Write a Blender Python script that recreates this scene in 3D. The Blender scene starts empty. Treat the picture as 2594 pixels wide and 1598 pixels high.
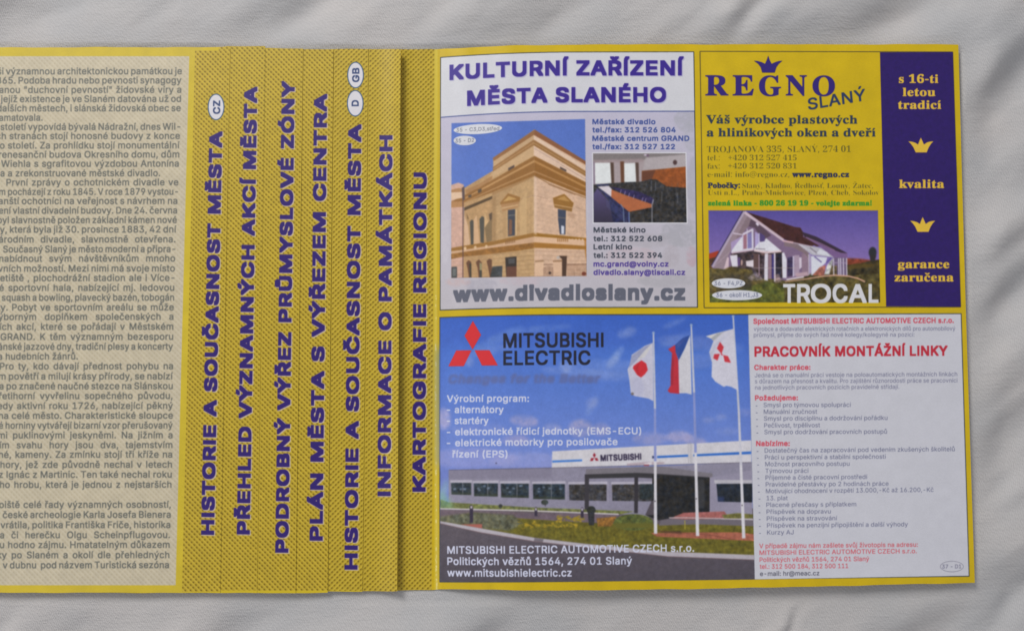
import bpy, math, os, random, unicodedata
import numpy as np
from mathutils import Vector, Matrix

random.seed(4); RNG = np.random.default_rng(4)
scene = bpy.context.scene
COL = scene.collection

# ------------------------------------------------------------------ camera
IW, IH, FPX = 2594.0, 1598.0, 2300.0      # size of the photograph and focal length in its pixels
DIST = 0.35                               # camera to cloth, metres
MPP = DIST / FPX
fwd = Vector((0.0125, 0.066, -1.0)).normalized()
rgt = fwd.cross(Vector((0, 1, 0))).normalized()
upv = rgt.cross(fwd).normalized()
CAMPOS = -fwd * DIST
cam = bpy.data.cameras.new('camera'); cam_ob = bpy.data.objects.new('camera', cam); COL.objects.link(cam_ob)
cam.sensor_fit = 'HORIZONTAL'; cam.sensor_width = 36.0; cam.lens = 36.0 * FPX / IW
cam.clip_start = 0.01; cam.clip_end = 20.0
m = Matrix((rgt, upv, -fwd)).transposed().to_4x4(); m.translation = CAMPOS
cam_ob.matrix_world = m
scene.camera = cam_ob

# ------------------------------------------------------------------ light (a room lit by soft daylight)
world = bpy.data.worlds.new('World'); scene.world = world; world.use_nodes = True
wb = world.node_tree.nodes['Background']
wb.inputs[0].default_value = (0.93, 0.95, 1.0, 1); wb.inputs[1].default_value = 0.34
scene.view_settings.view_transform = 'Standard'; scene.view_settings.look = 'None'
scene.view_settings.exposure = 0.0; scene.view_settings.gamma = 1.0

def area(name, loc, target, sx, sy, power, color):
    l = bpy.data.lights.new(name, 'AREA'); l.shape = 'RECTANGLE'; l.size = sx; l.size_y = sy
    l.energy = power; l.color = color
    o = bpy.data.objects.new(name, l); COL.objects.link(o); o.location = loc
    o.rotation_euler = (Vector(target) - Vector(loc)).to_track_quat('-Z', 'Y').to_euler()
    return o
area('window_light', (-0.80, 1.15, 1.20), (0, 0, 0), 0.65, 0.65, 18.5, (1.0, 0.985, 0.955))
area('sheen_light', (-0.98, -0.42, 1.2), (0, 0, 0), 0.6, 0.6, 1.4, (0.90, 0.95, 1.0))  # weak lamp added at the mirror angle to put a sheen on the paper

# ------------------------------------------------------------------ from photograph pixels to points on the paper
def knots(xs, zs):
    xs = np.array(xs, float); zs = np.array(zs, float)
    def f(x):
        x = np.asarray(x, float)
        i = np.clip(np.searchsorted(xs, x) - 1, 0, len(xs) - 2)
        t = np.clip((x - xs[i]) / (xs[i + 1] - xs[i]), 0, 1); s = t * t * (3 - 2 * t)
        s = 0.5 * s + 0.5 * t
        return zs[i] + (zs[i + 1] - zs[i]) * s
    return f
def px2X(p): return (p - IW / 2) * MPP
_R = knots([px2X(v) for v in (700, 985, 1045, 1085, 1104, 1109, 1118, 1190, 1300, 1450, 1850, 2250, 2480)],
           [v * 1e-3 for v in (1.30, 1.30, 0.45, 0.40, 0.42, 0.30, 0.75, 2.5, 4.3, 5.1, 4.9, 4.1, 2.6)])
def wob(X, Y, k): return 1.2e-4 * np.sin(X * 47 + k * 1.7) * np.cos(Y * 31 + k)
SHEETS = {
    'L':  lambda X, Y: 2.75e-3 + wob(X, Y, 0),
    'T2': lambda X, Y: 2.60e-3 + wob(X, Y, 0),
    'T3': lambda X, Y: 2.48e-3 + wob(X, Y, 0),
    'T4': lambda X, Y: 2.26e-3 + wob(X, Y, 0),
    'T5': lambda X, Y: 1.98e-3 + wob(X, Y, 0),
    'T6': lambda X, Y: 1.76e-3 + wob(X, Y, 0) + 1.9e-3 * np.clip((X - px2X(950)) / (60 * MPP), 0, 1.3) ** 2,
    'R':  lambda X, Y: _R(X) + 2.0e-4 * np.sin(X * 30) * np.cos(Y * 25),
    'C':  lambda X, Y: 0.0 * X,
}
CUR = ['R']
f_, r_, u_, c_ = (np.array(v) for v in (fwd, rgt, upv, CAMPOS))
def unproj(P, sheet=None):
    """photo pixels (n,2) -> points (n,3) on the named sheet of paper"""
    P = np.asarray(P, float).reshape(-1, 2)
    d = f_[None] + ((P[:, 0] - IW / 2) / FPX)[:, None] * r_ - ((P[:, 1] - IH / 2) / FPX)[:, None] * u_
    H = SHEETS[sheet or CUR[0]]
    z = np.zeros(len(P))
    for _ in range(6):
        t = (z - c_[2]) / d[:, 2]
        X = c_[0] + d[:, 0] * t; Y = c_[1] + d[:, 1] * t
        z = H(X, Y)
    return np.stack([X, Y, z], 1)

# ------------------------------------------------------------------ the printed artwork, drawn flat in paper coordinates
S = 1.25
AX0, AY1 = px2X(-260), (IH / 2 - 60) * MPP * 1.04
AW, AH = int(2860 * S), int(1560 * S)
ART = np.zeros((AH, AW, 3), np.float32)
def to_art(W):      # world XY -> artwork pixel (row 0 at the top)
    return np.stack([(W[:, 0] - AX0) / MPP * S, (AY1 - W[:, 1]) / MPP * S], 1)
def art(P, sheet=None): return to_art(unproj(P, sheet))

def vnoise(h, w, cell, seed=0):
    g = np.random.default_rng(seed).random((int(h / cell) + 3, int(w / cell) + 3)).astype(np.float32)
    y = np.arange(h) / cell; x = np.arange(w) / cell
    yi = y.astype(int); xi = x.astype(int); fy = (y - yi)[:, None]; fx = (x - xi)[None]
    fy = fy * fy * (3 - 2 * fy); fx = fx * fx * (3 - 2 * fx)
    a = g[yi][:, xi]; b = g[yi][:, xi + 1]; c = g[yi + 1][:, xi]; d = g[yi + 1][:, xi + 1]
    return (a * (1 - fx) + b * fx) * (1 - fy) + (c * (1 - fx) + d * fx) * fy - 0.5

def blur(a, s):
    if s <= 0: return a
    r = max(1, int(s * 2.5)); k = np.exp(-0.5 * (np.arange(-r, r + 1) / s) ** 2); k /= k.sum()
    for ax in (0, 1):
        pad = [(0, 0)] * a.ndim; pad[ax] = (r, r)
        b = np.pad(a, pad, mode='edge'); out = np.zeros_like(a)
        for i, kk in enumerate(k):
            sl = [slice(None)] * a.ndim; sl[ax] = slice(i, i + a.shape[ax]); out += kk * b[tuple(sl)]
        a = out
    return a

def cover(contours, dil=(0, 0), soft=0.0, ss=4):
    """anti-aliased non-zero winding coverage of closed contours (artwork px)"""
    allp = np.concatenate(contours); pad = int(max(dil) + soft * 3 + 2)
    x0 = int(math.floor(allp[:, 0].min())) - pad; x1 = int(math.ceil(allp[:, 0].max())) + pad
    y0 = int(math.floor(allp[:, 1].min())) - pad; y1 = int(math.ceil(allp[:, 1].max())) + pad
    x0 = max(x0, 0); y0 = max(y0, 0); x1 = min(x1, AW); y1 = min(y1, AH)
    if x1 <= x0 or y1 <= y0: return None
    w = (x1 - x0) * ss; h = (y1 - y0) * ss
    A = np.concatenate(contours); B = np.concatenate([np.roll(c, -1, 0) for c in contours])
    A = (A - [x0, y0]) * ss; B = (B - [x0, y0]) * ss
    sg = np.where(B[:, 1] > A[:, 1], 1, -1)
    lo = np.where(sg[:, None] > 0, A, B); hi = np.where(sg[:, None] > 0, B, A)
    r0 = np.ceil(lo[:, 1] - 0.5).astype(int); r1 = np.ceil(hi[:, 1] - 0.5).astype(int)
    r0 = np.clip(r0, 0, h); r1 = np.clip(r1, 0, h); n = r1 - r0
    k = n > 0; lo, hi, sg, r0, n = lo[k], hi[k], sg[k], r0[k], n[k]
    W = np.zeros((h, w + 1), np.int16)
    if len(n):
        idx = np.repeat(np.arange(len(n)), n)
        off = np.arange(n.sum()) - np.repeat(np.cumsum(n) - n, n)
        row = r0[idx] + off
        t = (row + 0.5 - lo[idx, 1]) / (hi[idx, 1] - lo[idx, 1])
        xc = lo[idx, 0] + t * (hi[idx, 0] - lo[idx, 0])
        c = np.clip(np.ceil(xc - 0.5), 0, w).astype(int)
        np.add.at(W, (row, c), sg[idx].astype(np.int16))
    M = np.cumsum(W, 1)[:, :w] != 0
    for ax, d in ((1, dil[0]), (0, dil[1])):
        q = int(round(abs(d) * ss))
        if q == 0: continue
        N = M if d > 0 else ~M; R = N.copy()
        for s in range(1, q + 1):
            if ax == 1: R[:, s:] |= N[:, :-s]; R[:, :-s] |= N[:, s:]
            else: R[s:] |= N[:-s]; R[:-s] |= N[s:]
        M = R if d > 0 else ~R
    cov = M.reshape(y1 - y0, ss, x1 - x0, ss).mean((1, 3)).astype(np.float32)
    if soft: cov = blur(cov, soft)
    return x0, y0, cov

def lay(cv, col, alpha=1.0, col2=None, tex=None, rag=0.0):
    if cv is None: return
    x0, y0, cov = cv; h, w = cov.shape
    c = np.empty((h, w, 3), np.float32); c[:] = np.array(col, np.float32) / 255
    if col2 is not None:
        t = np.linspace(0, 1, h, dtype=np.float32)[:, None, None]
        c = c * (1 - t) + np.array(col2, np.float32) / 255 * t
    if tex:
        amp, cell = tex
        g_ = np.random.default_rng(x0 * 7 + y0)
        n = 0
        for cc, aa in ((cell / 2.4, 0.3), (cell / 5.0, 0.22), (1.3, 0.10)):
            b_ = blur(g_.standard_normal((h, w)).astype(np.float32), cc); n = n + aa * b_ / max(b_.std(), 1e-6)
        c = c * (1 + amp * n[:, :, None]); c = c + 0.25 * amp * n[::-1, ::-1][:, :, None] * np.array([0.5, 0.1, -0.6], np.float32) * 0.5
    if rag:
        g_ = np.random.default_rng(x0 * 3 + y0); n = 0
        for cc, aa in ((9.0, 0.5), (4.0, 0.35), (1.8, 0.2)):
            b_ = blur(g_.standard_normal((h, w)).astype(np.float32), cc * S); n = n + aa * b_ / max(b_.std(), 1e-6)
        cov = np.clip(cov * (1.0 + rag * n) - 0.12 * rag, 0, 1)
    a = (cov * alpha)[:, :, None]
    v = ART[y0:y0 + h, x0:x0 + w]; v[:] = v * (1 - a) + np.clip(c, 0, 1) * a

class Crop:
    def __init__(s, ox, oy, k): s.o = np.array([ox, oy], float); s.k = k
    def __call__(s, *p):
        a = np.array(p, float).reshape(-1, 2); return a / s.k + s.o
ID = Crop(0, 0, 1)
def dense(P, step=25, closed=True):
    P = np.asarray(P, float); out = []
    for i in range(len(P) - (0 if closed else 1)):
        a, b = P[i], P[(i + 1) % len(P)]; n = max(1, int(np.hypot(*(b - a)) / step))
        for k in range(n): out.append(a + (b - a) * k / n)
    if not closed: out.append(P[-1])
    return np.array(out)
def poly(C, pts, col, alpha=1.0, col2=None, tex=None, soft=0.0):
    lay(cover([art(dense(C(*pts)))], soft=soft * S), col, alpha, col2, tex)
def stroke_pts(P, w):
    P = np.asarray(P, float); d = np.gradient(P, axis=0); n = np.stack([-d[:, 1], d[:, 0]], 1)
    n /= np.maximum(np.hypot(n[:, 0], n[:, 1]), 1e-9)[:, None]
    w = np.asarray(w, float) * np.ones(len(P))
    return np.concatenate([P + n * w[:, None] / 2, (P - n * w[:, None] / 2)[::-1]])
def line(C, pts, w, col, alpha=1.0, soft=0.0, tex=None):
    """w in photo pixels"""
    P = dense(C(*pts), 12, False)
    if isinstance(w, tuple): w = np.linspace(w[0], w[1], len(P))
    lay(cover([art(stroke_pts(P, w))], soft=soft * S), col, alpha, None, tex)
def oval(C, cx, cy, rx, ry, col, alpha=1.0, tilt=0.0, soft=0.0, tex=None, col2=None, rag=0.0):
    t = np.linspace(0, 2 * math.pi, 40, endpoint=False)
    x = rx * np.cos(t); y = ry * np.sin(t)
    p = np.stack([cx + x * math.cos(tilt) - y * math.sin(tilt), cy + x * math.sin(tilt) + y * math.cos(tilt)], 1)
    lay(cover([art(C(*p.ravel()))], soft=soft * S), col, alpha, col2, tex, rag)

# the right-hand page dips into its fold: straight printed lines bend there
def bend(x, y):
    b = np.clip((1460 - x) / 345.0, 0, 1.02) ** 2 * (x > 1104)
    return b * np.interp(y, [110, 290, 785, 1475], [13, 14.5, 6.5, -3])
def bent_line(p0, p1):
    """polyline from p0 to p1 that follows the bend of the page"""
    (x0, y0), (x1, y1) = p0, p1
    xs = np.linspace(x0, x1, max(2, int(abs(x1 - x0) / 15) + 2))
    a = y0 - bend(x0, y0); b = y1 - bend(x1, y1)
    ys = a + (b - a) * (xs - x0) / (x1 - x0)
    return np.stack([xs, ys + bend(xs, ys)], 1)
def quad(TL, TR, BR, BL, col, alpha=1.0, col2=None, tex=None, soft=0):
    P = np.concatenate([bent_line(TL, TR), bent_line(BR, BL)])
    lay(cover([art(P)], soft=soft * S), col, alpha, col2, tex)
    return P

# ------------------------------------------------------------------ lettering (outlines of Blender's own fonts)
FD = os.path.join(bpy.utils.resource_path('LOCAL'), 'datafiles', 'fonts')
def load_font(n):
    try: return bpy.data.fonts.load(os.path.join(FD, n))
    except Exception: return None
FONTS = {'sans': load_font('Inter.woff2'), 'serif': load_font('NotoSansMath-Regular.woff2')}
if FONTS['sans'] is None: FONTS['sans'] = None
_tc = bpy.data.curves.new('t', 'FONT'); _to = bpy.data.objects.new('t', _tc); COL.objects.link(_to)
def outlines(s, font):
    _tc.body = s
    if FONTS[font]: _tc.font = FONTS[font]
    _to.update_tag(); dg = bpy.context.evaluated_depsgraph_get(); dg.update()
    cu = _to.evaluated_get(dg).to_curve(dg)
    res = []
    T = np.linspace(0, 1, 5)[:-1][:, None]
    for sp in cu.splines:
        bp = sp.bezier_points
        if len(bp) < 2: continue
        out = []
        for i in range(len(bp)):
            a, b = bp[i], bp[(i + 1) % len(bp)]
            p0, p1, p2, p3 = (np.array(v[:2]) for v in (a.co, a.handle_right, b.handle_left, b.co))
            if np.abs((p1 - p0) - (p3 - p0) * (np.dot(p1 - p0, p3 - p0) / max(np.dot(p3 - p0, p3 - p0), 1e-12))).max() < 1e-4 and \
               np.abs((p2 - p0) - (p3 - p0) * (np.dot(p2 - p0, p3 - p0) / max(np.dot(p3 - p0, p3 - p0), 1e-12))).max() < 1e-4:
                out.append(p0[None]); continue
            out.append((1 - T) ** 3 * p0 + 3 * (1 - T) ** 2 * T * p1 + 3 * (1 - T) * T * T * p2 + T ** 3 * p3)
        res.append(np.concatenate(out))
    _to.evaluated_get(dg).to_curve_clear()
    return res
def ext(cs): a = np.concatenate(cs); return a[:, 0].min(), a[:, 0].max(), a[:, 1].min(), a[:, 1].max()
GC = {}; HH = {}
def mathc(ch):
    if 'A' <= ch <= 'Z': return chr(0x1D400 + ord(ch) - 65)
    if 'a' <= ch <= 'z': return chr(0x1D41A + ord(ch) - 97)
    if '0' <= ch <= '9': return chr(0x1D7CE + ord(ch) - 48)
    return ch
def glyph(ch, font):
    k = (ch, font)
    if k in GC: return GC[k]
    if font == 'sans' and ch in 'Il\u00cd':      # plain stems instead of the barred letters of a screen font
        H_ = outlines('H', 'sans')[0]; xs_ = np.unique(np.round(H_[:, 0], 4)); sw = xs_[1] - xs_[0]; top = H_[:, 1].max() * (1.04 if ch == 'l' else 1.0)
        sb = xs_[0] * 0.95
        g = [np.array([(sb, 0), (sb + sw, 0), (sb + sw, top), (sb, top)], float)]
        if ch == '\u00cd':
            a = outlines('\u00b4', 'sans'); ea = ext(a); g += [c + np.array([sb + sw / 2 - (ea[0] + ea[1]) / 2 + 0.03, top + 0.05 - ea[2]]) for c in a]
        GC[k] = (g, sw + 2 * sb); return GC[k]
    if font not in HH:
        e = ext(outlines('HH', font)); e1 = ext(outlines('H', font)); HH[font] = (e, e1)
    (hx0, hx1, _, _), _ = HH[font]
    acc = None; base = ch
    if font == 'serif':
        nf = unicodedata.normalize('NFD', ch)
        if len(nf) > 1: base, acc = nf[0], nf[1]
        base = mathc(base)
    hh = ext(outlines('HH', font)) if False else HH[font][0]
    cs = outlines('H' + base + 'H', font)
    e = ext(cs); adv = (e[1] - e[0]) - (hx1 - hx0)
    if base == ' ': g = []
    else:
        g = outlines(base, font)
    if acc and g:
        e = ext(g)
        if nf[0] == 'i': g = sorted(g, key=lambda c: c[:, 1].max())[:-1]; e = ext(g)
        if acc == '\u030c' and nf[0] in 'tdl':
            a = outlines("'", 'sans'); ea = ext(a); dx = e[1] - ea[0] - 0.02; dy = 0
        else:
            a = outlines({'\u0301': '\u00b4', '\u030c': '\u02c7', '\u030a': '\u02da'}.get(acc, '\u00b4'), 'sans')
            ea = ext(a); dx = (e[0] + e[1]) / 2 - (ea[0] + ea[1]) / 2; dy = e[3] + 0.05 - ea[2]
        g = g + [c + np.array([dx, dy]) for c in a]
    GC[k] = (g, adv); return GC[k]
CAPU = {}
def capunit(font):
    if font not in CAPU:
        e = ext(glyph('H', font)[0]); CAPU[font] = e[3]
    return CAPU[font]
def layout(s, font, track=0.0):
    x = 0; out = []; sp = []
    for ch in s:
        g, adv = glyph(ch, font)
        for c in g: out.append((c + np.array([x, 0]), len(sp)))
        if ch == ' ': sp.append(x)
        x += adv + track
    return out, x - track, len(sp)
def text(C, s, x0, y0, x1, y1, cap, col, bold=0.0, font='sans', alpha=1.0, just=None, halo=None, shear=0.0,
         soft=0.0, bendit=True, track=0.0, boldy=None):
    """s from (x0,y0) to (x1,y1), the ends of its baseline; cap = capital height in photo px; bold = growth in photo px"""
    (a0, b0), (a1, b1) = C(x0, y0, x1, y1)
    if bendit: b0 -= float(bend(a0, b0)); b1 -= float(bend(a1, b1))
    d = np.array([a1 - a0, b1 - b0]); L = np.hypot(*d); d /= L; n = np.array([d[1], -d[0]])
    sy = cap / capunit(font)
    if bold > 0: track += 1.1 * bold / sy
    cs, adv, nsp = layout(s, font, track)
    if not cs: return
    pts = np.concatenate([c for c, _ in cs]); lo, hi = pts[:, 0].min(), pts[:, 0].max()
    nat = hi - lo
    if just and nsp:
        sx = sy * just; extra = (L - nat * sx) / nsp
        if extra < -cap * 0.12: sx = (L + cap * 0.12 * nsp) / nat; extra = -cap * 0.12
    else: sx = L / nat; extra = 0.0
    out = []
    for c, k in cs:
        u = (c[:, 0] - lo + shear * c[:, 1]) * sx + extra * k; v = c[:, 1] * sy
        P = np.array([a0, b0]) + u[:, None] * d + v[:, None] * n
        if bendit: P[:, 1] += bend(P[:, 0], P[:, 1])
        out.append(art(P))
    by = bold if boldy is None else boldy
    if halo:
        hc, hw, hdx, hdy, ha = halo
        sh = [o + np.array([hdx, hdy]) * S for o in out]
        lay(cover(sh, dil=((bold + hw) * S, (by + hw) * S), soft=0.5 * S), hc, ha)
    lay(cover(out, dil=(bold * S, by * S), soft=soft * S), col, alpha)

# ------------------------------------------------------------------ artwork: ground colours
YEL = (204, 178, 30); YEL2 = (204, 173, 16)
ART[:] = np.array(YEL, np.float32) / 255
gy, gx = np.mgrid[0:AH, 0:AW].astype(np.float32)

def halftone(region, pitch, slant, phase=0.0, strength=1.0, base=(186, 158, 38), dark=(104, 82, 4), lite=(208, 182, 66)):
    cv = cover([art(dense(np.array(region, float)))])
    x0, y0, cov = cv; h, w = cov.shape
    X = gx[y0:y0 + h, x0:x0 + w] / S; Y = gy[y0:y0 + h, x0:x0 + w] / S
    p = pitch / 2
    a = (X + Y) / (2 * p) + phase; b = (X - Y) / (2 * p)
    fa = a - np.floor(a) - 0.5; fb = b - np.floor(b) - 0.5
    u, v = (fa, fb) if slant > 0 else (fb, fa)
    dot = np.exp(-((u / 0.27) ** 2 + (v / 0.19) ** 2))
    streak = np.exp(-((v + 0.36) / 0.13) ** 2) * 0.8 + np.exp(-((v - 0.5) / 0.12) ** 2) * 0.4
    base, dark, lite = (np.array(c, np.float32) / 255 for c in (base, dark, lite))
    c = base + (lite - base) * np.clip(streak, 0, 1)[:, :, None]
    k = np.clip(dot * 1.1 * strength, 0, 1)[:, :, None]
    c = c * (1 - k) + dark * k
    c = c * (1 + 0.05 * vnoise(h, w, 14, x0)[:, :, None])
    a_ = cov[:, :, None]; vw = ART[y0:y0 + h, x0:x0 + w]; vw[:] = vw * (1 - a_) + c * a_

# left text page + first index strip
CUR[0] = 'L'
poly(ID, [(-250, 110), (600, 110), (600, 1520), (-250, 1520)], (202, 177, 44), tex=(0.03, 40))
halftone([(-220, 143), (479.5, 143), (445, 1481.5), (-220, 1481.5)], 12.9, 1, strength=0.42,
         base=(194, 182, 156), dark=(166, 152, 124), lite=(202, 191, 168))
halftone([(494.5, 129), (583, 129), (558, 1497.5), (461.5, 1497.5)], 12.9, 1)
LT = (88, 90, 86)
L1, L2, L3 = Crop(0, 100, 3.023), Crop(0, 560, 3.023), Crop(0, 1020, 3.023)
for C, rows in (
    (L1, [(270, 'ši významnou architektonickou památkou je', -20, 1392), (340, '865. Podoba hradu nebo pevnosti synagogy', -25, 1388),
          (412, 'anou "duchovní pevností" židovské víry a', -5, 1387), (482, 'jejíž existence je ve Slaném datována už od', 5, 1385),
          (553, 'dalších městech, i slánská židovská obec se', -22, 1383), (625, 'amatovala.', -5, 325, 1),
          (695, 'století vypovídá bývalá Nádražní, dnes Wil-', 5, 1380), (765, 'ch stranách stojí honosné budovy z konce', -28, 1377),
          (837, 'o století. Za prohlídku stojí monumentální', 0, 1375), (907, 'renesanční budova Okresního domu, dům', -8, 1372),
          (977, 'Wiehla s sgrafitovou výzdobou Antonína', 10, 1368), (1050, 'la a zrekonstruované městské divadlo.', -12, 1225, 1),
          (1120, 'První zprávy o ochotnickém divadle ve', 50, 1365), (1192, 'm pocházejí z roku 1845. V roce 1879 vystou-', -5, 1362),
          (1262, 'anští ochotníci na veřejnost s návrhem na', -10, 1357), (1335, 'ení vlastní divadelní budovy. Dne 24. června', -8, 1355),
          (1408, 'byl slavnostně položen základní kámen nové', -18, 1353), (1480, 'y, která byla již 30. prosince 1883, 42 dní', 0, 1350)]),
    (L2, [(165, 'árodním divadle, slavnostně otevřena.', -8, 1342), (240, 'Současný Slaný je město moderní a připra-', 25, 1342),
          (312, 'nabídnout svým návštěvníkům mnoho', -5, 1340), (388, 'vních možností. Mezi nimi má svoje místo', -14, 1338),
          (460, 'letiště , plochodrážní stadion ale i Více-', -14, 1335), (535, 'é sportovní hala, nabízející mj. ledovou', -5, 1333),
          (610, 'squash a bowling, plavecký bazén, tobogán', 15, 1332), (685, 'ky. Pobyt ve sportovním areálu se může', -30, 1330),
          (757, 'ýborným doplňkem společenských a', -12, 1327), (833, 'ích akcí, které se pořádají v Městském', 0, 1326),
          (910, 'GRAND. K těm významným bezesporu', 5, 1325), (985, 'ánské jazzové dny, tradiční plesy a koncerty', -12, 1323),
          (1060, 'a hudebních žánrů.', -14, 595, 1), (1135, 'Pro ty, kdo dávají přednost pohybu na', 0, 1324),
          (1212, 'm povětří a milují krásy přírody, se nabízí', -8, 1323), (1287, 'a po značené naučné stezce na Slánskou', -4, 1322),
          (1362, 'řetihorní vyvřelinu sopečného původu,', -8, 1320), (1438, 'edy aktivní roku 1726, nabízející pěkný', -18, 1323)]),
    (L3, [(122, 'na celé město. Charakteristické sloupce', -8, 1323), (197, 'é horniny vytvářejí bizarní vzor přerušovaný', -8, 1321),
          (272, 'mi puklinovými jeskyněmi. Na jižním a', -14, 1320), (347, 'ím svahu hory jsou dva, tajemstvím', 0, 1319),
          (420, 'né, kameny. Za zmínku stojí tři kříže na', -8, 1318), (497, 'hory, jež zde původně nechal v letech', 4, 1316),
          (573, 'z Ignác z Martinic. Ten také nechal roku', -8, 1314), (650, 'ho hrobu, která je jednou z nejstarších', 0, 1312),
          (803, 'oiště celé řady významných osobností,', -5, 1307), (880, 'české archeologie Karla Josefa Bienera', 22, 1306),
          (958, 'vrátila, politika Františka Friče, historika', 5, 1303), (1035, 'a či herečku Olgu Scheinpflugovou.', 0, 1300),
          (1110, 'u hodno zájmu. Hmatatelným důkazem', 0, 1298), (1188, 'ky po Slaném a okolí dle přehledných', -20, 1296),
          (1265, 'v dubnu  pod názvem Turistická sezóna', 22, 1293)])):
    for r in rows:
        y, s, a, b = r[:4]
        text(C, s, a, y, b, y - 2, 16.6, LT, bold=0.42, just=None if len(r) > 4 else 1.0, bendit=False, soft=0.55, alpha=0.88)

# index strips
TITLE = (46, 26, 108); HALO = ((206, 190, 176), 1.0, 1.6, 1.2, 0.85)
def strip_title(s, x0, y0, x1, y1, cap=28.4):
    text(ID, s, x0, y0 - 2, x1, y1 + 2, cap, TITLE, bold=2.35, boldy=2.75, bendit=False, halo=HALO, soft=0.35)
def strip_oval(cx, cy, s, bx, y0, y1):
    oval(ID, cx, cy, 21.2, 33.6, (50, 78, 118)); oval(ID, cx, cy, 18.8, 31.2, (214, 210, 214))
    text(ID, s, bx, y0, bx, y1, 16.5, (50, 66, 110), bold=0.9, bendit=False)
strip_title('HISTORIE A SOUČASNOST MĚSTA', 540, 1353.2, 561, 334)
strip_oval(547.3, 271.5, 'CZ', 557, 288.5, 256)
def strip(sheet, region, slant, yb):
    CUR[0] = sheet
    P = [(region[0][0] - 70, region[0][1] - 25), (region[1][0] + 0.5, region[1][1] - 25), (region[2][0] + 0.5, region[2][1] + 25), (region[3][0] - 70, region[3][1] + 25)]
    poly(ID, P, YEL)
    q = [(region[0][0] - 30, region[0][1] - 14), (region[1][0] + 1.5, region[1][1] - 14), (region[2][0] + 1.5, yb), (region[3][0] - 30, yb)]
    halftone(q, 12.9, slant, phase=RNG.random())
# drawn right to left so that each strip keeps its own left edge
CUR[0] = 'R'
poly(ID, [(940, 90), (2520, 90), (2560, 1540), (940, 1540)], YEL2, tex=(0.035, 60))
halftone([(955, 118), (1101.5, 118), (1094, 1500), (955, 1500)], 12.9, -1)
strip_title('KARTOGRAFIE REGIONU', 1075.5, 1244, 1078.5, 438)
strip('T6', [(933, 125), (1015, 125), (1006, 1497), (918, 1497)], -1, 1499)
strip_title('INFORMACE O PAMÁTKÁCH', 987.2, 1255, 992, 344)
strip('T5', [(844.6, 125), (933, 125), (918, 1497), (830, 1497)], -1, 1495)
strip_title('HISTORIE A SOUČASNOST MĚSTA', 903.3, 1441, 913, 316)
strip_oval(899.9, 262.2, 'D', 908, 269, 255); strip_oval(900.7, 190.8, 'GB', 909.5, 208, 173.5)
strip('T4', [(767.6, 125), (844.6, 125), (830, 1497), (749, 1497)], 1, 1494.5)
strip_title('PLÁN MĚSTA S VÝŘEZEM CENTRA', 815, 1367.9, 826.3, 239.2)
strip('T3', [(672, 125), (767.6, 125), (749, 1497), (651, 1497)], 1, 1494.5)
strip_title('PODROBNÝ VÝŘEZ PRŮMYSLOVÉ ZÓNY', 728, 1398.3, 744.4, 207)
strip('T2', [(585, 125), (672, 125), (651, 1497), (560, 1497)], 1, 1494.5)
strip_title('PŘEHLED VÝZNAMNÝCH AKCÍ MĚSTA', 630.4, 1352, 649.6, 221)
# (the first strip was drawn above; restore the part of it the second one's margin covered)
CUR[0] = 'L'
halftone([(494.5, 129), (583.6, 129), (558.6, 1497.5), (461.5, 1497.5)], 12.9, 1)
strip_title('HISTORIE A SOUČASNOST MĚSTA', 540, 1353.2, 561, 334)
strip_oval(547.3, 271.5, 'CZ', 557, 288.5, 256)

# ---------------------------------------------------------------- right-hand page
CUR[0] = 'R'
INK = (70, 72, 60)
# worn crease along the fold, its highlight painted in as a pale line
line(ID, [(1105, 120), (1103, 500), (1103.5, 900), (1106, 1495)], 9, (214, 192, 84), 0.8, soft=2)
line(ID, [(1112.5, 128), (1110, 500), (1110, 900), (1111, 1490)], 3, (190, 160, 40), 0.6, soft=1)
for _ in range(60):
    y = 700 + RNG.random() * 790; oval(ID, 1103.6 + (y > 1200) * (y - 1200) * 0.006 + RNG.normal() * 0.8, y, 0.9, 1.5 + 4 * RNG.random(), (240, 226, 170), 0.7)
# --- theatre advertisement
A1, A2 = Crop(1100, 110, 4.0875), Crop(1100, 440, 4.0875)
C3, C4 = Crop(1440, 110, 4.086), Crop(1440, 440, 4.086)
PA = quad((1115.2, 145.5), (1758.5, 131.2), (1768, 779.5), (1114, 786.5), (58, 62, 60))
quad((1117.3, 147.6), (1756.3, 133.2), (1765.6, 777.3), (1116, 784.2), (190, 185, 208), col2=(190, 184, 190))
quad((1117.3, 147.6), (1756.3, 133.2), (1759, 282), (1117, 298), (208, 207, 212))
P = bent_line((1117, 298), (1759, 282.5)); lay(cover([art(stroke_pts(P, 2.6))]), (86, 96, 150))
# pale ghost picture behind the text
_keep = ART.copy()
for (x, y, rx, ry, c, a) in ((1745, 300, 35, 30, (168, 168, 176), .6), (1752, 345, 18, 34, (170, 170, 178), .5), (1755, 470, 14, 60, (165, 165, 172), .5),
        (1725, 590, 48, 30, (160, 160, 166), .55), (1640, 610, 60, 14, (172, 166, 172), .5), (1700, 650, 20, 24, (170, 160, 166), .4),
        (1752, 650, 12, 22, (190, 150, 160), .5), (1600, 650, 60, 22, (200, 175, 180), .45), (1700, 712, 80, 14, (166, 164, 170), .5),
        (1220, 722, 38, 14, (168, 164, 176), .6), (1160, 715, 30, 9, (205, 170, 165), .5), (1210, 745, 60, 10, (172, 170, 178), .5),
        (1330, 712, 60, 10, (200, 176, 182), .4), (1128, 600, 10, 60, (206, 200, 208), .5), (1480, 540, 8, 40, (205, 200, 205), .5),
        (1480, 430, 8, 40, (180, 178, 186), .4), (1560, 700, 90, 6, (200, 180, 186), .4)):
    oval(ID, x, y, rx * 1.1, ry * 1.2, c, a * 0.9, soft=3, rag=0.8)
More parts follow.
